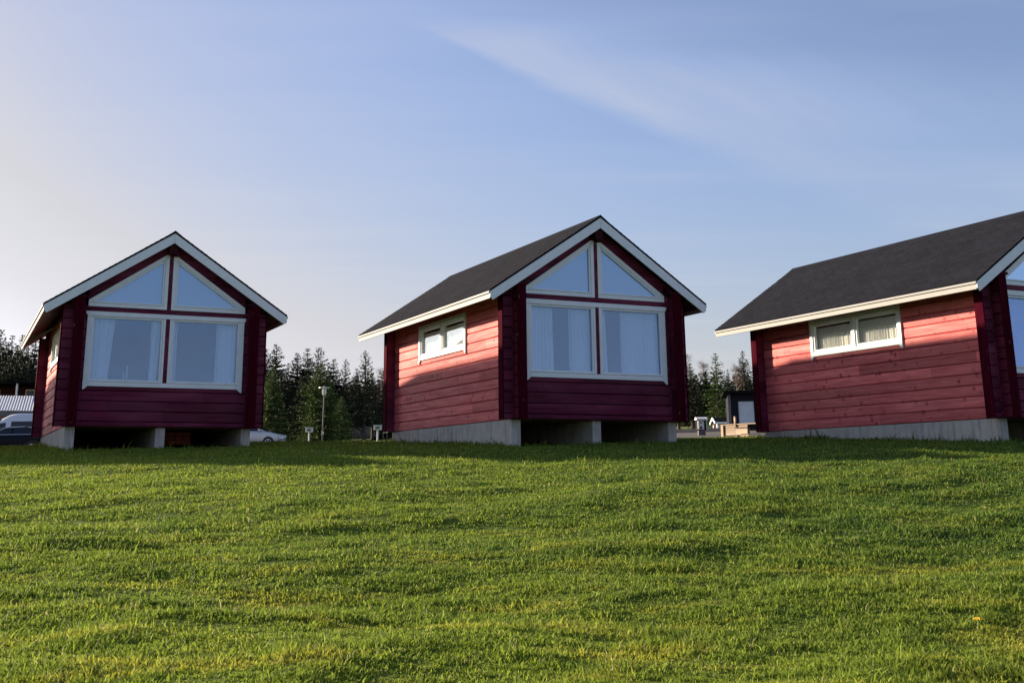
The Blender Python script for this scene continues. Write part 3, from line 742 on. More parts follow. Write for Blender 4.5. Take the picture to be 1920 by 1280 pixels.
proto('pa', 9, 2.0, kind='pine', seed=6, base=.22, mat='pine', dens=1.2); proto('pb', 9, 1.7, kind='pine', seed=7, base=.3, mat='pine', dens=1.1)
proto('ba', 8, 1.8, fn=bare, seed=8); proto('bb', 8, 1.5, fn=bare, seed=9)
def tree_at(key, name, px, ytop, Yd, label, cat, group=None, fat=1.15, H=None):
    p = at(px, ytop, Yd); g = gz(p.x, p.y)
    return plant(key, name, (p.x, p.y, g-.05), (p.z-g) if H is None else H, label, cat, group, None, fat)
GRP = 'dark conifers behind the cabins'
T = tree_at
T('sb','spruce_tree',499,654,104,'dark spruce just clear of the right wall of the leftmost cabin','spruce',GRP)
T('sa','spruce_tree',519,645,106,'tallest dark spruce between the left and middle cabins','spruce',GRP)
T('pa','pine_tree',541,680,108,'low round topped pine filling the dip right of the tallest spruce','pine',GRP)
T('sa','spruce_tree',559,661,104,'slim spruce, first of three close peaks left of the lamp post','spruce',GRP)
T('sb','spruce_tree',577,653,106,'narrow dark spruce, middle one of three close peaks above the lamp post','spruce',GRP)
T('layer','spruce_tree',597,650,103,'open crowned spruce with a pale spiky tip straight above the lamp post','spruce',GRP)
T('sc','spruce_tree',626,672,104,'spruce right above the right shoulder of the bright green bushy one','spruce',GRP)
T('layer','spruce_tree',648,672,106,'spiky spruce with upswept branches, right of the lamp post','spruce',GRP,.8)
T('sb','spruce_tree',669,690,112,'short thin spruce between two spiky upswept ones','spruce',GRP)
T('layer','spruce_tree',686,656,100,'wide layered spruce in front of the pale reeds left of the middle cabin','spruce',GRP,.95)
T('ba','birch_tree',717,690,104,'leafless reddish birch half hidden by the rear corner of middle cabin','birch','bare trees among the conifers')
T('full','spruce_bush',512,686,82,'bushy green spruce beside the silver car','spruce bush','bushy young spruces',.72)
T('full','spruce_bush',602,680,74,'broad bright green bushy spruce directly behind the lamp post','spruce bush','bushy young spruces',1.0)
T('full','spruce_bush',640,742,86,'lower dark bushy spruce right of the lamp post','spruce bush','bushy young spruces',.9)
for px_, y_, Y_, k_, lb in ((482,684,100,'sc','spruce partly behind the right eave of the leftmost cabin'),(533,700,98,'sc','shorter spruce in front of the low round topped pine'),(566,705,96,'sc','shorter spruce left of the bright green bushy one'),
    (700,706,108,'pb','pine at the right foot of the wide layered spruce'),(728,700,103,'sc','spruce mostly hidden behind the rear wall of middle cabin')):
    T(k_, 'pine_tree' if k_ == 'pb' else 'spruce_tree', px_, y_, Y_, lb, 'pine' if k_ == 'pb' else 'spruce', GRP)
T('sb','spruce_tree',1293,680,92,'narrow dark spruce just right of the middle cabin','spruce',GRP)
T('bright','spruce_tree',1341,661,86,'green spruce with a pointed top above the hooded meter post','spruce',GRP) if 'bright' in PROTO else T('sc','spruce_tree',1341,661,86,'green spruce with a pointed top above the hooded meter post','spruce',GRP)
T('sb','spruce_tree',1364,692,96,'thin open spruce between the pointed green one and the pine','spruce',GRP,.8)
T('pa','pine_tree',1392,657,84,'round topped pine rising above the dark shed','pine',GRP)
T('bb','birch_tree',1380,684,76,'leafless reddish thicket of birch right above the dark shed roof','birch','bare trees among the conifers',1.2)
T('ba','birch_tree',1287,664,120,'faint bare birch against the sky at the middle cabin right edge','birch','bare trees among the conifers')
T('bb','birch_tree',1318,678,124,'faint bare birch between two dark spruces right of middle cabin','birch','bare trees among the conifers')
for px_, y_, Y_, k_, lb in ((1308,722,98,'sc','low dark spruce behind the hooded meter post'),(1268,690,95,'sa','spruce mostly hidden behind the right wall of middle cabin'),(1422,668,95,'pb','pine mostly hidden behind the rear eave of rightmost cabin'),(1350,735,98,'sc','low dark spruce behind the small white gabled hut')):
    T(k_, 'pine_tree' if k_ == 'pb' else 'spruce_tree', px_, y_, Y_, lb, 'pine' if k_ == 'pb' else 'spruce', GRP)
lf = [(-34,612,124,'pa'),(-14,622,118,'pb'),(3,617,122,'pa'),(13,640,116,'sc'),(24,629,120,'pb'),(34,646,114,'pa'),(43,627,122,'pa'),(55,640,118,'pb'),(68,634,121,'sc'),(-2,662,112,'sc'),(18,668,111,'pa'),(37,672,112,'sc'),(56,668,111,'pa')]
wh = ['far outside the left frame edge','just outside the left frame edge','cut by the left frame edge, its top highest there','in the dip right of the leftmost treetop','with a broad top left of the roof eave tip','with a lower top between two broad ones','with a tall round top right beside the eave tip','partly behind the eave of the leftmost cabin','mostly hidden behind the leftmost cabin roof','low at the frame edge above the red house','low above the white post of the red house','low above the framed window of the red house','low and partly behind the leftmost cabin rear corner']
for (px_, y_, Y_, k_), wd_ in zip(lf, wh):
    T(k_, 'spruce_tree' if k_ == 'sc' else 'pine_tree', px_, y_, Y_, ('spruce ' if k_ == 'sc' else 'pine ')+wd_, 'spruce' if k_ == 'sc' else 'pine', 'trees on the left hillside', 1.15)

# a far wood that reads as one mass
def wood():
    Vs, Fs, Ts, nb = [], [], [], 0
    src = [PROTO[k][0] for k in ('sa', 'sc', 'pa')]; D_ = []
    for me in src:
        co = np.empty(len(me.vertices)*3); me.vertices.foreach_get('co', co); co = co.reshape(-1, 4, 3); tt_ = np.empty(len(me.vertices)); me.attributes['tone'].data.foreach_get('value', tt_); D_.append((co, tt_.reshape(-1, 4)))
    for i in range(280):
        co, tt_ = D_[i % 3]; sel = rng.uniform(0, 1, len(co)) < .22
        q = co[sel]; c0 = q.mean(1, keepdims=True); q = c0+(q-c0)*2.5
        yv = rng.uniform(132, 158); px_ = -260+2500*(i+rng.uniform(0, 1))/150 if i < 150 else (-260+350*(i-150)/65 if i < 215 else (475+270*(i-215)/45 if i < 260 else 1262+170*(i-260)/20))
        if i >= 150: yv = rng.uniform(124, 138) if i < 215 else rng.uniform(114, 126)
        p = at(px_, 700, yv); s = rng.uniform(.45, .82) if 470 < px_ < 740 else (rng.uniform(.42, .66) if 60 < px_ else rng.uniform(.9, 1.2))
        a = rng.uniform(0, 6.28); ca, sa_ = math.cos(a), math.sin(a)
        q = np.stack([q[..., 0]*ca-q[..., 1]*sa_, q[..., 0]*sa_+q[..., 1]*ca, q[..., 2]], -1)*s*np.array([1.3, 1.3, 1])+np.array([p.x, yv, gz(p.x, yv)-.2])
        Vs.append(q.reshape(-1, 3)); Ts.append(tt_[sel].reshape(-1))
    V = np.concatenate(Vs)
    me = tree_parts('w', V, np.arange(len(V)).reshape(-1, 4), np.concatenate(Ts), MA['spruce']); me.name = 'far_wood'
    o = bpy.data.objects.new('far_wood', me); C.objects.link(o); tag(o, 'dark mass of distant conifer wood along the horizon', 'wood', kind='stuff')
wood()

def reeds():
    n = 5200; px_ = rng.uniform(630, 745, n); yv = rng.uniform(110, 117, n)
    d = [at(a, 810, b) for a, b in zip(px_[:1], yv[:1])]
    x = (px_-916)/2136*yv*1.0; z = ground(x, yv); P = np.stack([x, yv, z], 1)
    D = np.stack([rng.normal(0, .12, n), rng.normal(0, .12, n), np.ones(n)], 1)
    V, Fc, tn_ = cards(P, D, rng.uniform(.5, 1.35, n), rng.uniform(.02, .05, n), rng.uniform(0, 1, n))
    m = leaf_mat('dry_reeds', (.22, .20, .18), (.48, .46, .42), (.6, .58, .54))
    me = tree_parts('reeds', V, Fc, tn_, m); me.name = 'dry_reeds'; o = bpy.data.objects.new('dry_reeds', me); C.objects.link(o)
    tag(o, 'pale dry reeds in a band below the trees left of the middle cabin', 'reeds', kind='stuff')
reeds()

# ------------------------------------------------------------------ vehicles
def wheel(parent, x, y, r, sgn):
    w_ = MB().tube((x, y-sgn*.20, r), (x, y+sgn*.004, r), r, r, 24).build('wheel', MA['rubber'], parent)
    k = MB(); k.tube((x, y+sgn*.004, r), (x, y+sgn*.012, r), r*.12, r*.12, 10)
    for i in range(5):
        a = i*2*math.pi/5+.3; c, s = math.cos(a), math.sin(a); pw = r*.10
        k.prism([(x+c*r*.1-s*pw, r+s*r*.1+c*pw), (x+c*r*.62-s*pw*1.3, r+s*r*.62+c*pw*1.3), (x+c*r*.62+s*pw*1.3, r+s*r*.62-c*pw*1.3), (x+c*r*.1+s*pw, r+s*r*.1-c*pw)], 'y', *sorted((y+sgn*.003, y+sgn*.014)))
    n = 24; b = len(k.v)
    for rr in (r*.60, r*.70):
        for yy in (y+sgn*.003, y+sgn*.016):
            for i in range(n): a = 2*math.pi*i/n; k.v.append((x+math.cos(a)*rr, yy, r+math.sin(a)*rr))
    for i in range(n):
        j = (i+1) % n; a0, a1, b0, b1 = b, b+n, b+2*n, b+3*n
        k.f += [(a1+i, a1+j, b1+j, b1+i), (a0+i, a0+j, a1+j, a1+i), (b0+i, b1+i, b1+j, b0+j)]
    k.build('rim', MA['alloy'], w_)
def car(name, st, belt, glassA, wheels, r, paint, loc, yaw, label, cat, trim=None, front=2.2, tw=.78, hl=.7, mirror=None):
    "st: stations (x, bottom, shoulder, top, halfwidth) from front to back"
    t = empty(name, loc, yaw); tag(t, label, cat)
    mb = MB(); n = 0
    wt = lambda w_, sh, tp: w_*(1-(1-tw)*min(1, max(0, (tp-sh))/.45))
    for (x, zb, sh, tp, w_) in st:
        u_ = wt(w_, sh, tp)
        half = [(w_*.80, zb), (w_*.97, zb+.08), (w_, zb+.25), (w_, sh-.12), (w_*.975, sh), (u_+(w_*.975-u_)*.12, sh+(tp-sh)*.86), (u_*.86, sh+(tp-sh)*.985), (u_*.4, tp)]
        ring = half+[(-a, b) for a, b in half[::-1]]; n = len(ring)
        mb.v += [(x, a, b) for a, b in ring]
    m = len(st)
    for i in range(m-1):
        for j in range(n): k = (j+1) % n; mb.f.append((i*n+j, i*n+k, (i+1)*n+k, (i+1)*n+j))
    mb.f.append(tuple(range(n))); mb.f.append(tuple((m-1)*n+j for j in range(n))[::-1])
    mb.build('body', paint, t, smooth=True)
    # flat dark arches and the wheels
    for x in wheels:
        for s in (-1, 1):
            wmax = max(q[4] for q in st)
            MB().prism([(x+math.cos(a)*(r+.055), r+math.sin(a)*(r+.055)) for a in [i*math.pi/14-.1 for i in range(17)]], 'y', *sorted((s*(wmax-.15), s*(wmax+.003)))).build('wheel_arch', MA['black_plastic'], t)
            wheel(t, x, s*(wmax+.004), r, s)
    # side windows follow the tumblehome
    xs_ = np.array([q[0] for q in st])[::-1]
    def yat(x, z):
        sh = np.interp(x, xs_, [q[2] for q in st][::-1]); tp = np.interp(x, xs_, [q[3] for q in st][::-1]); w_ = np.interp(x, xs_, [q[4] for q in st][::-1])
        u_ = wt(w_, sh, tp); f = max(0, min(1, (z-sh)/max(.05, (tp-sh)*.86))); a = w_*.975
        return a+(u_+(a-u_)*.12-a)*f
    for s in (-1, 1):
        for poly in glassA:
            g = MB(); g.v = [(x, s*(yat(x, z)+.008), z) for x, z in poly]+[(x, s*(yat(x, z)-.02), z) for x, z in poly]; k = len(poly)
            g.f = [tuple(range(k)), tuple(range(k, 2*k))[::-1]]+[(i, (i+1) % k, k+(i+1) % k, k+i) for i in range(k)]
            g.build('side_window', MA['cardark'], t)
        if trim:
            for (x0, z0), (x1, z1) in trim:
                MB().tube((x0, s*(yat(x0, z0)+.012), z0), (x1, s*(yat(x1, z1)+.012), z1), .018, .018, 6).build('window_trim', MA['chrome'], t)
        if mirror: MB().box(mirror[0]-.09, mirror[0]+.09, *sorted((s*(yat(*mirror)+.02), s*(yat(*mirror)+.20))), mirror[1]-.02, mirror[1]+.13).build('mirror', MA['chrome'] if paint == MA['navy'] else paint, t, bevel=.03)
        x, _, sh, tp, w_ = st[1]
        MB().box(x-.12, x+.16, *sorted((s*w_*.52, s*w_*.93)), hl-.07, hl+.06).build('headlight', MA['lamp_glass'], t, bevel=.03)
    # windscreen
    a, b = None, None
    for i in range(m-1):
        if st[i+1][3]-st[i][3] > .25: a, b = st[i], st[i+1]; break
    if a:
        g = MB(); q0, q1 = .10, .93; pts_ = []
        for f in (q0, q1):
            x = a[0]+(b[0]-a[0])*f; z = a[3]+(b[3]-a[3])*f; w_ = a[4]*(1-f)*.90+wt(b[4], b[2], b[3])*f*.90
            pts_ += [(x+.03, -w_, z+.03-.015), (x+.03, w_, z+.03-.015)]
        g.v = [pts_[0], pts_[1], pts_[3], pts_[2]]+[(p[0]-.02, p[1], p[2]-.02) for p in (pts_[0], pts_[1], pts_[3], pts_[2])]
        g.f = [(0, 1, 2, 3), (7, 6, 5, 4), (0, 4, 5, 1), (1, 5, 6, 2), (2, 6, 7, 3), (3, 7, 4, 0)]
        g.build('windscreen', MA['cardark'], t)
    return t
MA['cardark'] = plain('tinted_car_glass', (.012, .016, .022), .06, .1); 
MA['cardark'].node_tree.nodes['Principled BSDF'].inputs['Specular IOR Level'].default_value = .45
def gpoint(px, Yd):
    p = at(px, 820, Yd); return p.x, Yd, gz(p.x, Yd)
x_, y_, z_ = gpoint(71, 60)
sed = [(2.32,.32,.60,.63,.74),(2.15,.20,.70,.74,.85),(1.7,.18,.80,.85,.90),(1.0,.18,.90,.95,.91),(.30,.18,.93,1.34,.91),(-.15,.18,.94,1.43,.91),(-.9,.18,.95,1.42,.91),(-1.55,.18,.96,1.26,.90),(-2.05,.20,.97,1.03,.86),(-2.3,.30,.90,.97,.80)]
car('parked_car', sed, .95, [[(.62,1.00),(.06,1.31),(-.28,1.36),(-.28,1.0)],[(-.36,1.0),(-.36,1.36),(-.9,1.36),(-1.45,1.22),(-1.6,1.03)]], (1.37,-1.37), .32, MA['navy'], (x_-1.37, y_, z_), math.pi+.05,
    'dark blue car with bright window trim, in front of the white van', 'car', trim=[((.72,.985),(-1.62,1.01)),((.72,.985),(.06,1.345)),((.06,1.345),(-.9,1.395))], mirror=(.55,1.02), hl=.64)
x_, y_, z_ = gpoint(532, 80)
mpv = [(2.12,.32,.66,.70,.76),(1.98,.20,.80,.84,.86),(1.5,.18,.93,.98,.90),(1.12,.18,.98,1.04,.90),(.25,.18,1.0,1.52,.90),(-.2,.18,1.01,1.62,.90),(-1.2,.18,1.02,1.60,.90),(-1.8,.18,1.02,1.42,.89),(-2.1,.25,.95,1.05,.84)]
car('parked_car', mpv, 1, [[(.78,1.08),(.12,1.44),(-.25,1.50),(-.25,1.08)],[(-.33,1.08),(-.33,1.51),(-1.2,1.49),(-1.7,1.33),(-1.75,1.08)]], (1.32,-1.32), .33, MA['silver'], (x_-2.12, y_, z_), -.08,
    'silver car with its nose showing past the leftmost cabin', 'car', mirror=(.72,1.08), hl=.76)
x_, y_, z_ = gpoint(-40, 72)
van = [(2.95,.40,.95,1.0,.80),(2.75,.26,1.15,1.22,.94),(2.3,.24,1.30,1.42,1.0),(1.25,.24,1.35,2.30,1.0),(.75,.24,1.38,2.56,1.0),(.2,.24,1.4,2.62,1.0),(-2.7,.24,1.4,2.62,1.0),(-2.95,.30,1.4,2.50,.97)]
tw_ = .88
car('parked_van', van, 1.4, [[(1.95,1.45),(1.30,2.02),(.95,2.05),(.95,1.40)],[(.62,1.42),(.62,2.12),(-.9,2.12),(-.9,1.42)],[(-.98,1.42),(-.98,2.12),(-2.6,2.12),(-2.6,1.42)]], (2.0,-1.75), .36, MA['van'], (x_+2.95, y_, z_), math.pi-.03,
    'tall white van with dark side windows, behind the dark blue car', 'van', mirror=(1.75,1.45), tw=.86, hl=.9)

# ------------------------------------------------------------------ buildings behind
MA['sheet'] = plain('white_painted_sheet_metal', (.60, .60, .62), .5, .12, 2)
MA['tanwall'] = plain('tan_plank_wall', (.22, .17, .14), .8, .2)
MA['redwall'] = log_wood('dark_red_planks', (.055, .012, .016), (.03, .006, .009), 'z', knot=.2)
MA['darkwall'] = log_wood('near_black_planks', (.020, .022, .032), (.012, .013, .020), 'z', knot=.2)
MA['darkroof'] = plain('black_roofing_felt', (.010, .010, .013), .9, .3, spec=.02)
MA['greyboard'] = plain('grey_corner_board', (.16, .155, .16), .8)
MA['winpale'] = plain('white_roller_blind', (.62, .68, .74), .6, .08)
def carport():
    p0 = at(-170, 770, 88); p1 = at(118, 770, 88); g = gz((p0.x+p1.x)/2, 90)
    t = empty('carport', ((p0.x+p1.x)/2, 91, g), R(20)); tag(t, 'low building with a white corrugated roof, behind the white van', 'building')
    W_ = (p1.x-p0.x)/2; ze = p0.z-g; zr = at(0, 742, 94).z-g
    n = int(2*W_/.033); mb = MB()
    for row, (y, z) in enumerate(((-3.1, ze), (-3.1+.0, ze), (3, zr))):
        if row == 1: continue
        for lay in (0, 1):
            for i in range(n+1):
                x = -W_+2*W_*i/n; mb.v.append((x, y, z+.022*math.sin(x/.20*6.283)-.03*lay))
    k = n+1
    for i in range(n): mb.f += [(i, i+1, 2*k+i+1, 2*k+i), (k+i, 3*k+i, 3*k+i+1, k+i+1), (i, k+i, k+i+1, i+1), (2*k+i, 2*k+i+1, 3*k+i+1, 3*k+i)]
    mb.build('roof', MA['sheet'], t)
    MB().box(-W_, W_, -3.0, -2.96, ze-.40, ze-.07).build('fascia', MA['greyboard'], t)
    MB().prism([(-2.8, -1.5), (2.8, -1.5), (2.8, zr-.12), (-2.8, ze-.02)], 'x', -W_+.2, W_-.2).build('wall', MA['tanwall'], t)
carport()
def red_house():
    p0 = at(-190, 742, 100); p1 = at(130, 742, 100); g = gz((p0.x+p1.x)/2, 102); W_ = (p1.x-p0.x)/2; cx = (p0.x+p1.x)/2
    t = empty('red_house', (cx, 104, g)); tag(t, 'dark red house with white framed windows, above the corrugated roof', 'house')
    ze = at(0, 724, 100).z-g
    MB().box(-W_, W_, -3.9, 3.9, -1.5, ze).build('wall', MA['redwall'], t)
    MB().prism([(-4.6, ze-.15), (0, ze+.55), (4.6, ze-.15), (4.6, ze+.03), (0, ze+.72), (-4.6, ze+.03)], 'x', -W_-.5, W_+.5).build('roof', MA['darkroof'], t)
    for px0, px1 in ((-60, -20), (-8, 0), (48, 66), (80, 100)):
        a, b = at(px0, 740, 100.1).x-cx, at(px1, 740, 100.1).x-cx; zb, zt = at(0, 745, 100.1).z-g, at(0, 730.5, 100.1).z-g
        f = MB(); frame_poly(f, [(a, zb), (b, zb), (b, zt), (a, zt)], [(a+.08, zb+.08), (b-.08, zb+.08), (b-.08, zt-.08), (a+.08, zt-.08)], -3.96, -3.88)
        w_ = f.build('window', MA['white'], t); MB().box(a+.05, b-.05, -3.925, -3.905, zb+.05, zt-.05).build('pane', MA['cardark'], w_)
    a = at(31, 740, 97).x-cx
    MB().box(a-.07, a+.07, -7.1, -6.96, at(0, 744, 97).z-g, ze+.0).build('porch_post', MA['white'], t)
    MB().prism([(-7.4, ze-.02), (-3.85, ze+.12), (-3.85, ze+.28), (-7.4, ze+.12)], 'x', -W_, W_).build('porch_roof', MA['darkroof'], t)
    MB().box(-W_, W_, -7.1, -7.0, at(0, 744, 97).z-g, at(0, 742.2, 97).z-g).build('porch_rail', MA['white'], t)
red_house()
def dark_shed():
    Yd = 58; pL = at(1368.5, 800, Yd); pR = at(1520, 800, Yd); g = gz(pL.x+2, Yd+1.5); w_ = pR.x-pL.x; ze = at(1380, 739, Yd).z-g
    t = empty('garden_shed', (pL.x, Yd, g), R(-9)); tag(t, 'near black shed with a pale blind in its big window, behind the timber steps', 'shed')
    MB().box(0, w_, 0, 3, -.5, ze).build('wall', MA['darkwall'], t)
    MB().prism([(-.45, ze+.005), (3.3, ze+.005), (3.3, ze+.12), (-.45, ze+.15)], 'x', -.25, w_+.4).build('roof', MA['darkroof'], t, bevel=.01)
    MB().box(-.03, .10, -.035, -.004, -.4, ze-.01).build('corner_board', MA['greyboard'], t)
    a = at(1385, 780, Yd).x-pL.x; b = at(1413.5, 780, Yd).x-pL.x; zt = at(1390, 752.5, Yd).z-g; zb = at(1390, 796, Yd).z-g
    f = MB(); frame_poly(f, [(a-.07, zb-.07), (b+.07, zb-.07), (b+.07, zt+.07), (a-.07, zt+.07)], [(a, zb), (b, zb), (b, zt), (a, zt)], -.05, -.004)
    wi = f.build('window', MA['darkwall'], t)
    bl = MB(); k = 40; 
    for i in range(k+1):
        x = a-.005+(b-a+.01)*i/k; d = -.011+.003*math.sin(i*1.1); bl.v += [(x, d, zb), (x, d, zt)]
    for i in range(k): bl.f.append((2*i, 2*i+2, 2*i+3, 2*i+1))
    bl.build('blind', MA['winpale'], wi)
dark_shed()
def hut():
    Yd = 70; p = at(1345, 790, Yd); g = gz(p.x, Yd); ze = p.z-g; L_, w_ = 2.4, 1.25; yaw = R(0)
    t = empty('playhouse', (p.x, Yd, g), yaw); tag(t, 'small dark hut with white gable boards, between meter post and dark shed', 'hut')
    h = .20
    MB().prism([(0, -.3), (w_, -.3), (w_, ze), (w_/2, ze+h), (0, ze)], 'x', 0, L_).build('wall', MA['redwall'], t)
    rf = MB()
    for s in (-1, 1):
        rf.prism([(w_/2, ze+h+.02), (w_/2+s*(w_/2+.2), ze-.08), (w_/2+s*(w_/2+.2), ze-.02), (w_/2, ze+h+.09)], 'x', -.15, L_+.15)
    rf.build('roof', MA['darkroof'], t)
    for s in (-1, 1):
        MB().prism([(w_/2, ze+h-.06), (w_/2+s*(w_/2+.21), ze-.16), (w_/2+s*(w_/2+.21), ze-.03), (w_/2, ze+h+.08)], 'x', -.20, -.155).build('barge_board', MA['white'], t)
    MB().box(-.15, L_+.15, -.235, -.205, ze-.15, ze-.03).build('fascia', MA['white'], t)
    for y in (-.02, w_-.12): MB().box(-.035, -.003, y, y+.14, -.2, ze-.02).build('corner_board', MA['white'], t)
    MB().box(-.02, .12, -.034, -.003, -.2, ze-.1).build('corner_board', MA['white'], t)
hut()

# ------------------------------------------------------------------ street furniture
def lamp_post():
    x, y, g = gpoint(604.5, 60); top = at(607.5, 726, 60).z-g
    t = empty('lamp_post', (x, y, g)); tag(t, 'slim lamp post with a flat disc hood, in front of the bushy spruce', 'lamp post')
    MB().tube((0, 0, -.3), (.03, 0, top-.42), .045, .035, 10).build('pole', MA['grey_post'], t, smooth=True)
    MB().tube((.03, 0, top-.42), (.03, 0, top-.36), .06, .10, 14).build('collar', MA['pale_metal'], t)
    MB().tube((.03, 0, top-.36), (.03, 0, top-.04), .095, .115, 16).build('lantern', MA['lamp_glass'], t, smooth=False)
    cg = MB()
    for i in range(4): a = i*math.pi/2+.4; cg.tube((.03+.12*math.cos(a), .12*math.sin(a), top-.37), (.03+.12*math.cos(a), .12*math.sin(a), top-.03), .010, .010, 5)
    cg.build('cage', MA['grey_post'], t)
    MB().tube((.03, 0, top-.035), (.03, 0, top), .30, .29, 28).tube((.03, 0, top+.001), (.03, 0, top+.05), .10, .06, 14).build('hood', MA['pale_metal'], t)
    MB().box(-.05, .07, -.075, -.045, top-2.4, top-2.25).build('fuse_cover', MA['pale_metal'], t)
lamp_post()
def outlet(px, pyt, pyb, wpx, Yd, label, legs=1):
    x, y, g = gpoint(px, Yd); zt, zb = at(px, pyt, Yd).z-g, at(px, pyb, Yd).z-g; hw = wpx/2*Yd/2136
    t = empty('power_outlet', (x, y, g)); tag(t, label, 'outlet', 'white power outlets on posts')
    MB().box(-hw, hw, -.10, .10, zb, zt).build('box', MA['pale_metal'], t, bevel=.015)
    MB().box(-hw*1.12, hw*1.12, -.13, .12, zt+.002, zt+.03).build('lid', MA['pale_metal'], t, bevel=.006)
    if legs == 1:
        MB().box(-hw*.55, hw*.55, -.112, -.102, zb+.05, zt-.05).build('panel', MA['greyboard'], t)
        MB().tube((0, 0, -.2), (0, 0, zb+.01), .045, .045, 10).build('post', MA['pale_metal'], t)
    else:
        for s in (-1, 1): MB().tube((s*hw*.9, 0, -.2), (s*hw*.9, 0, zb+.01), .012, .012, 6).build('leg', MA['black_plastic'], t)
outlet(579.5, 802, 810, 13, 58, 'white power outlet on a post, left of the lamp post')
outlet(708, 797.5, 806, 14, 60, 'white power outlet on a single post near the middle cabin rear corner')
outlet(722.5, 806, 811.5, 8, 44, 'small white box on two thin legs touching middle cabin rear corner', 2)
def meter_post():
    Yd = 50; x, y, g = gpoint(1316, Yd); Zp = lambda q: at(1316, q, Yd).z-g; m = Yd/2136
    t = empty('meter_post', (x, y, g)); tag(t, 'grey post carrying a hooded white meter box, right of the middle cabin', 'meter post')
    MB().box(-6.5*m, 6.5*m, -.13, .13, -.3, Zp(806)).build('post', MA['grey_post'], t, bevel=.01)
    MB().box(-9*m, 9*m, -.10, .16, Zp(806)+.002, Zp(788)).build('cabinet', MA['darkwall'], t, bevel=.005)
    b = MB().box(-7.5*m, 4*m, -.19, -.102, Zp(805), Zp(788.5)).build('meter_box', MA['pale_metal'], t, bevel=.03)
    MB().tube((-2*m, -.192, Zp(801.5)), (-2*m, -.215, Zp(801.5)), .052, .052, 16).build('socket', MA['black_plastic'], b)
    MB().box(-4*m, -.2*m, -.20, -.191, Zp(793.5), Zp(791.8)).build('display', MA['black_plastic'], b)
    MB().prism([(-.30, Zp(788)), (.22, Zp(787)), (.22, Zp(784)), (-.02, Zp(781.6)), (-.30, Zp(785.2))], 'x', -10.5*m, 10.5*m).build('hood', MA['sheet'], t, bevel=.008)
    MB().box(8.2*m, 9.6*m, -.16, -.102, Zp(806), Zp(789)).build('door_edge', MA['pale_metal'], t)
meter_post()
def steps():
    Yd = 36.5; pL = at(1353.5, 797, Yd); g = gz(pL.x+.4, Yd); m = Yd/2136; Zp = lambda q: at(1380, q, Yd).z-g; X_ = lambda q: (q-1353.5)*m*1.5
    t = empty('timber_steps', (pL.x, Yd, g), R(-58)); tag(t, 'pale new timber landing with steps at the rear corner of the rightmost cabin', 'steps')
    pn = MB(); z0, z1 = Zp(820.5), Zp(798); k = 5
    for i in range(k): a = z0+(z1-z0)*i/k; pn.box(X_(1356), X_(1397), 0, .03, a+.004, a+(z1-z0)/k-.004)
    pn.build('side_panel', MA['pine_new'], t)
    MB().box(X_(1353), X_(1357), -.045, .04, -.3, Zp(797.5)).build('corner_post', MA['pine_new'], t)
    MB().box(X_(1352), X_(1420), -.03, .35, Zp(797.4), Zp(795.8)).build('landing', MA['pine_new'], t)
    MB().box(X_(1376.5), X_(1379), -.05, -.002, Zp(801), Zp(782)).build('handrail_post', MA['pine_new'], t)
    for i, (xa, xb, q) in enumerate(((1379, 1399, 818), (1395, 1416, 805))):
        MB().box(X_(xa), X_(xb), -.50, -.055, Zp(q+1.2), Zp(q)).build('tread', MA['darkwall'], t)
        MB().box(X_(xa+2), X_(xb), -.49, -.46, Zp(q+11), Zp(q+1.4)).build('riser', MA['pine_new'], t)
    MB().prism([(X_(1384), Zp(833)), (X_(1404), Zp(833)), (X_(1417), Zp(818)), (X_(1417), Zp(806.5)), (X_(1404), Zp(806.5)), (X_(1404), Zp(819.5)), (X_(1384), Zp(819.5))], 'y', -.455, -.42).build('stringer', MA['pine_new'], t)
    for q in (1358, 1372): MB().box(X_(q), X_(q+3), .1, .2, -.3, Zp(821)).build('support_post', MA['pine_new'], t)
steps()
def sheet(name, x0, x1, y0, y1, lift, mat, label=None):
    xa = np.linspace(x0, x1, 40); ya = np.linspace(y0, y1, 30); X_, Y_ = np.meshgrid(xa, ya); v_ = np.stack([X_, Y_, ground(X_, Y_)+lift], -1).reshape(-1, 3)
    i = (np.arange(29)[:, None]*40+np.arange(39)[None]).ravel(); f = np.stack([i, i+1, i+41, i+40], 1)
    o = bpy.data.objects.new(name, np_mesh(name, v_, f, mat, True)); C.objects.link(o); tag(o, kind='structure'); return o
MA['gravel'] = plain('grey_brown_gravel', (.055, .050, .046), .95, .4, 12)
sheet('gravel_path', 2, 34, 47, 57.5, .05, MA['gravel'])
pk = sheet('parking_lot', -52, -12.5, 56, 86, .05, plain('dusty_gravel', (.10, .095, .085), .95, .4, 6))
kb = MB(); 
for i in range(14):
    xa, xb = 4+i*2.0, 4+i*2.0+1.985; za, zb = gz(xa, 58), gz(xb, 58)
    kb.prism([(xa, za-.1), (xb, zb-.1), (xb, zb+.22), (xa, za+.22)], 'y', 57.9, 58.05)
tag(kb.build('timber_edging', MA['pine_new']), 'pale timber edging along the gravel path right of the middle cabin', 'edging')
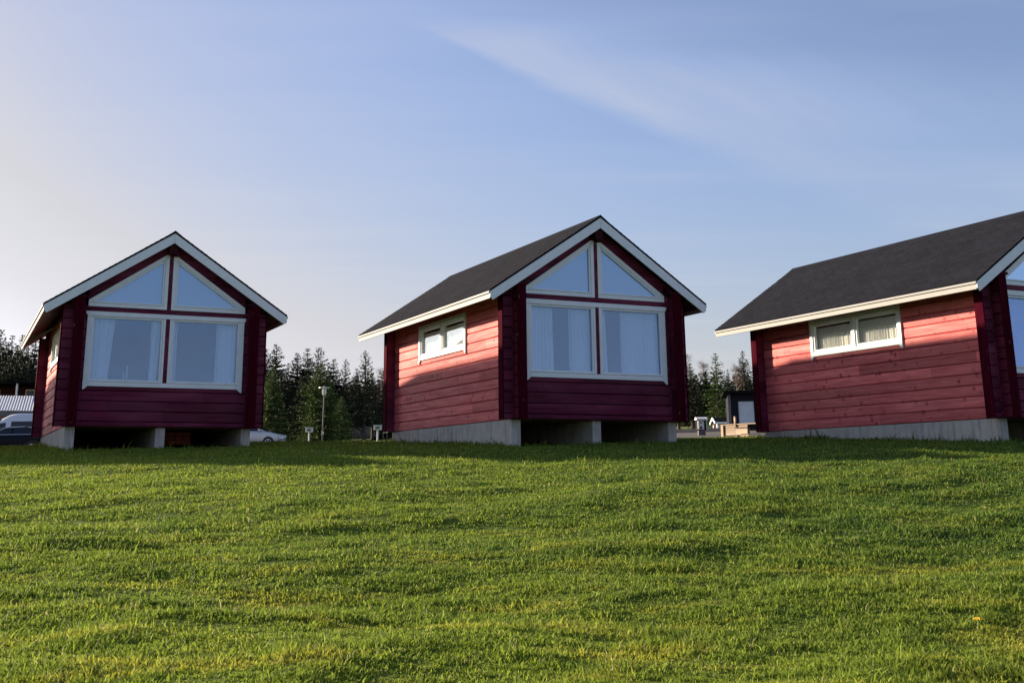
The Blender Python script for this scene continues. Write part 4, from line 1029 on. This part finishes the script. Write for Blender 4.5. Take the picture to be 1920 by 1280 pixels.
# reddish boards kept under the leftmost cabin
def cab_point(ci, x, y, z):
    cx, cy, cz, a = CAB[ci]; return Vector((cx+x*math.cos(a)-y*math.sin(a), cy+x*math.sin(a)+y*math.cos(a), cz+z))
p = cab_point(0, .62, 3.2, 0); g = gz(p.x, p.y)
st_ = MB()
for r_ in range(3):
    for k in range(4): st_.box(-.40+k*.2+random.uniform(0, .006), -.21+k*.2, -1.6+random.uniform(0, .1), 1.5, r_*.105+.003, r_*.105+.10)
MA['orange_wood'] = log_wood('orange_stained_boards', (.38, .10, .045), (.24, .06, .03), 'y', knot=.4)
o = st_.build('board_stack', MA['orange_wood'], None, loc=(p.x, p.y, g+.03)); o.rotation_euler = (0, 0, CYAW); tag(o, 'orange brown boards stacked in the crawl space under the leftmost cabin', 'boards')
# the pale candle pair on the sill inside
p = cab_point(0, -.86, .24, .945+.12)
for dx, h, r_, lb in ((0, .42, .022, 'taller pale candle behind the left main window of the leftmost cabin'), (-.075, .28, .012, 'shorter thin pale candle beside the taller one in leftmost cabin window')):
    q = cab_point(0, -.86+dx, .24, .945+.10)
    o = MB().tube((0, 0, 0), (0, 0, .05), r_*2, r_*1.3, 12).tube((0, 0, .051), (0, 0, h), r_, r_*.85, 12).build('candle', MA['curtain'], None, loc=q); tag(o, lb, 'candle', 'candles in the window')
# one dandelion in the grass
def on_ground(px, py):
    lo_, hi_ = 3, 26
    for _ in range(40):
        m = (lo_+hi_)/2; p = at(px, py, m)
        if p.z > gz(p.x, m): lo_ = m
        else: hi_ = m
    return at(px, py, lo_)
p = on_ground(1834, 1186); t = empty('dandelion', (p.x, p.y, gz(p.x, p.y))); tag(t, 'single yellow flower standing in the grass at lower right', 'flower')
MB().tube((0, 0, 0), (.01, 0, .075), .003, .003, 6).build('stem', plain('green_stem', (.10, .14, .04)), t)
fl = MB()
for i in range(22):
    a = i*2.399; r_ = .003+.0215*(i/22)**.6; fl.prism([(.01+math.cos(a)*r_-.006*math.sin(a), math.sin(a)*r_+.006*math.cos(a)), (.01+math.cos(a)*(r_+.012), math.sin(a)*(r_+.012)), (.01+math.cos(a)*r_+.006*math.sin(a), math.sin(a)*r_-.006*math.cos(a))], 'z', .078+.010*(1-i/22), .084+.010*(1-i/22))
fl.build('flower_head', plain('yellow_petals', (.75, .50, .02)), t)
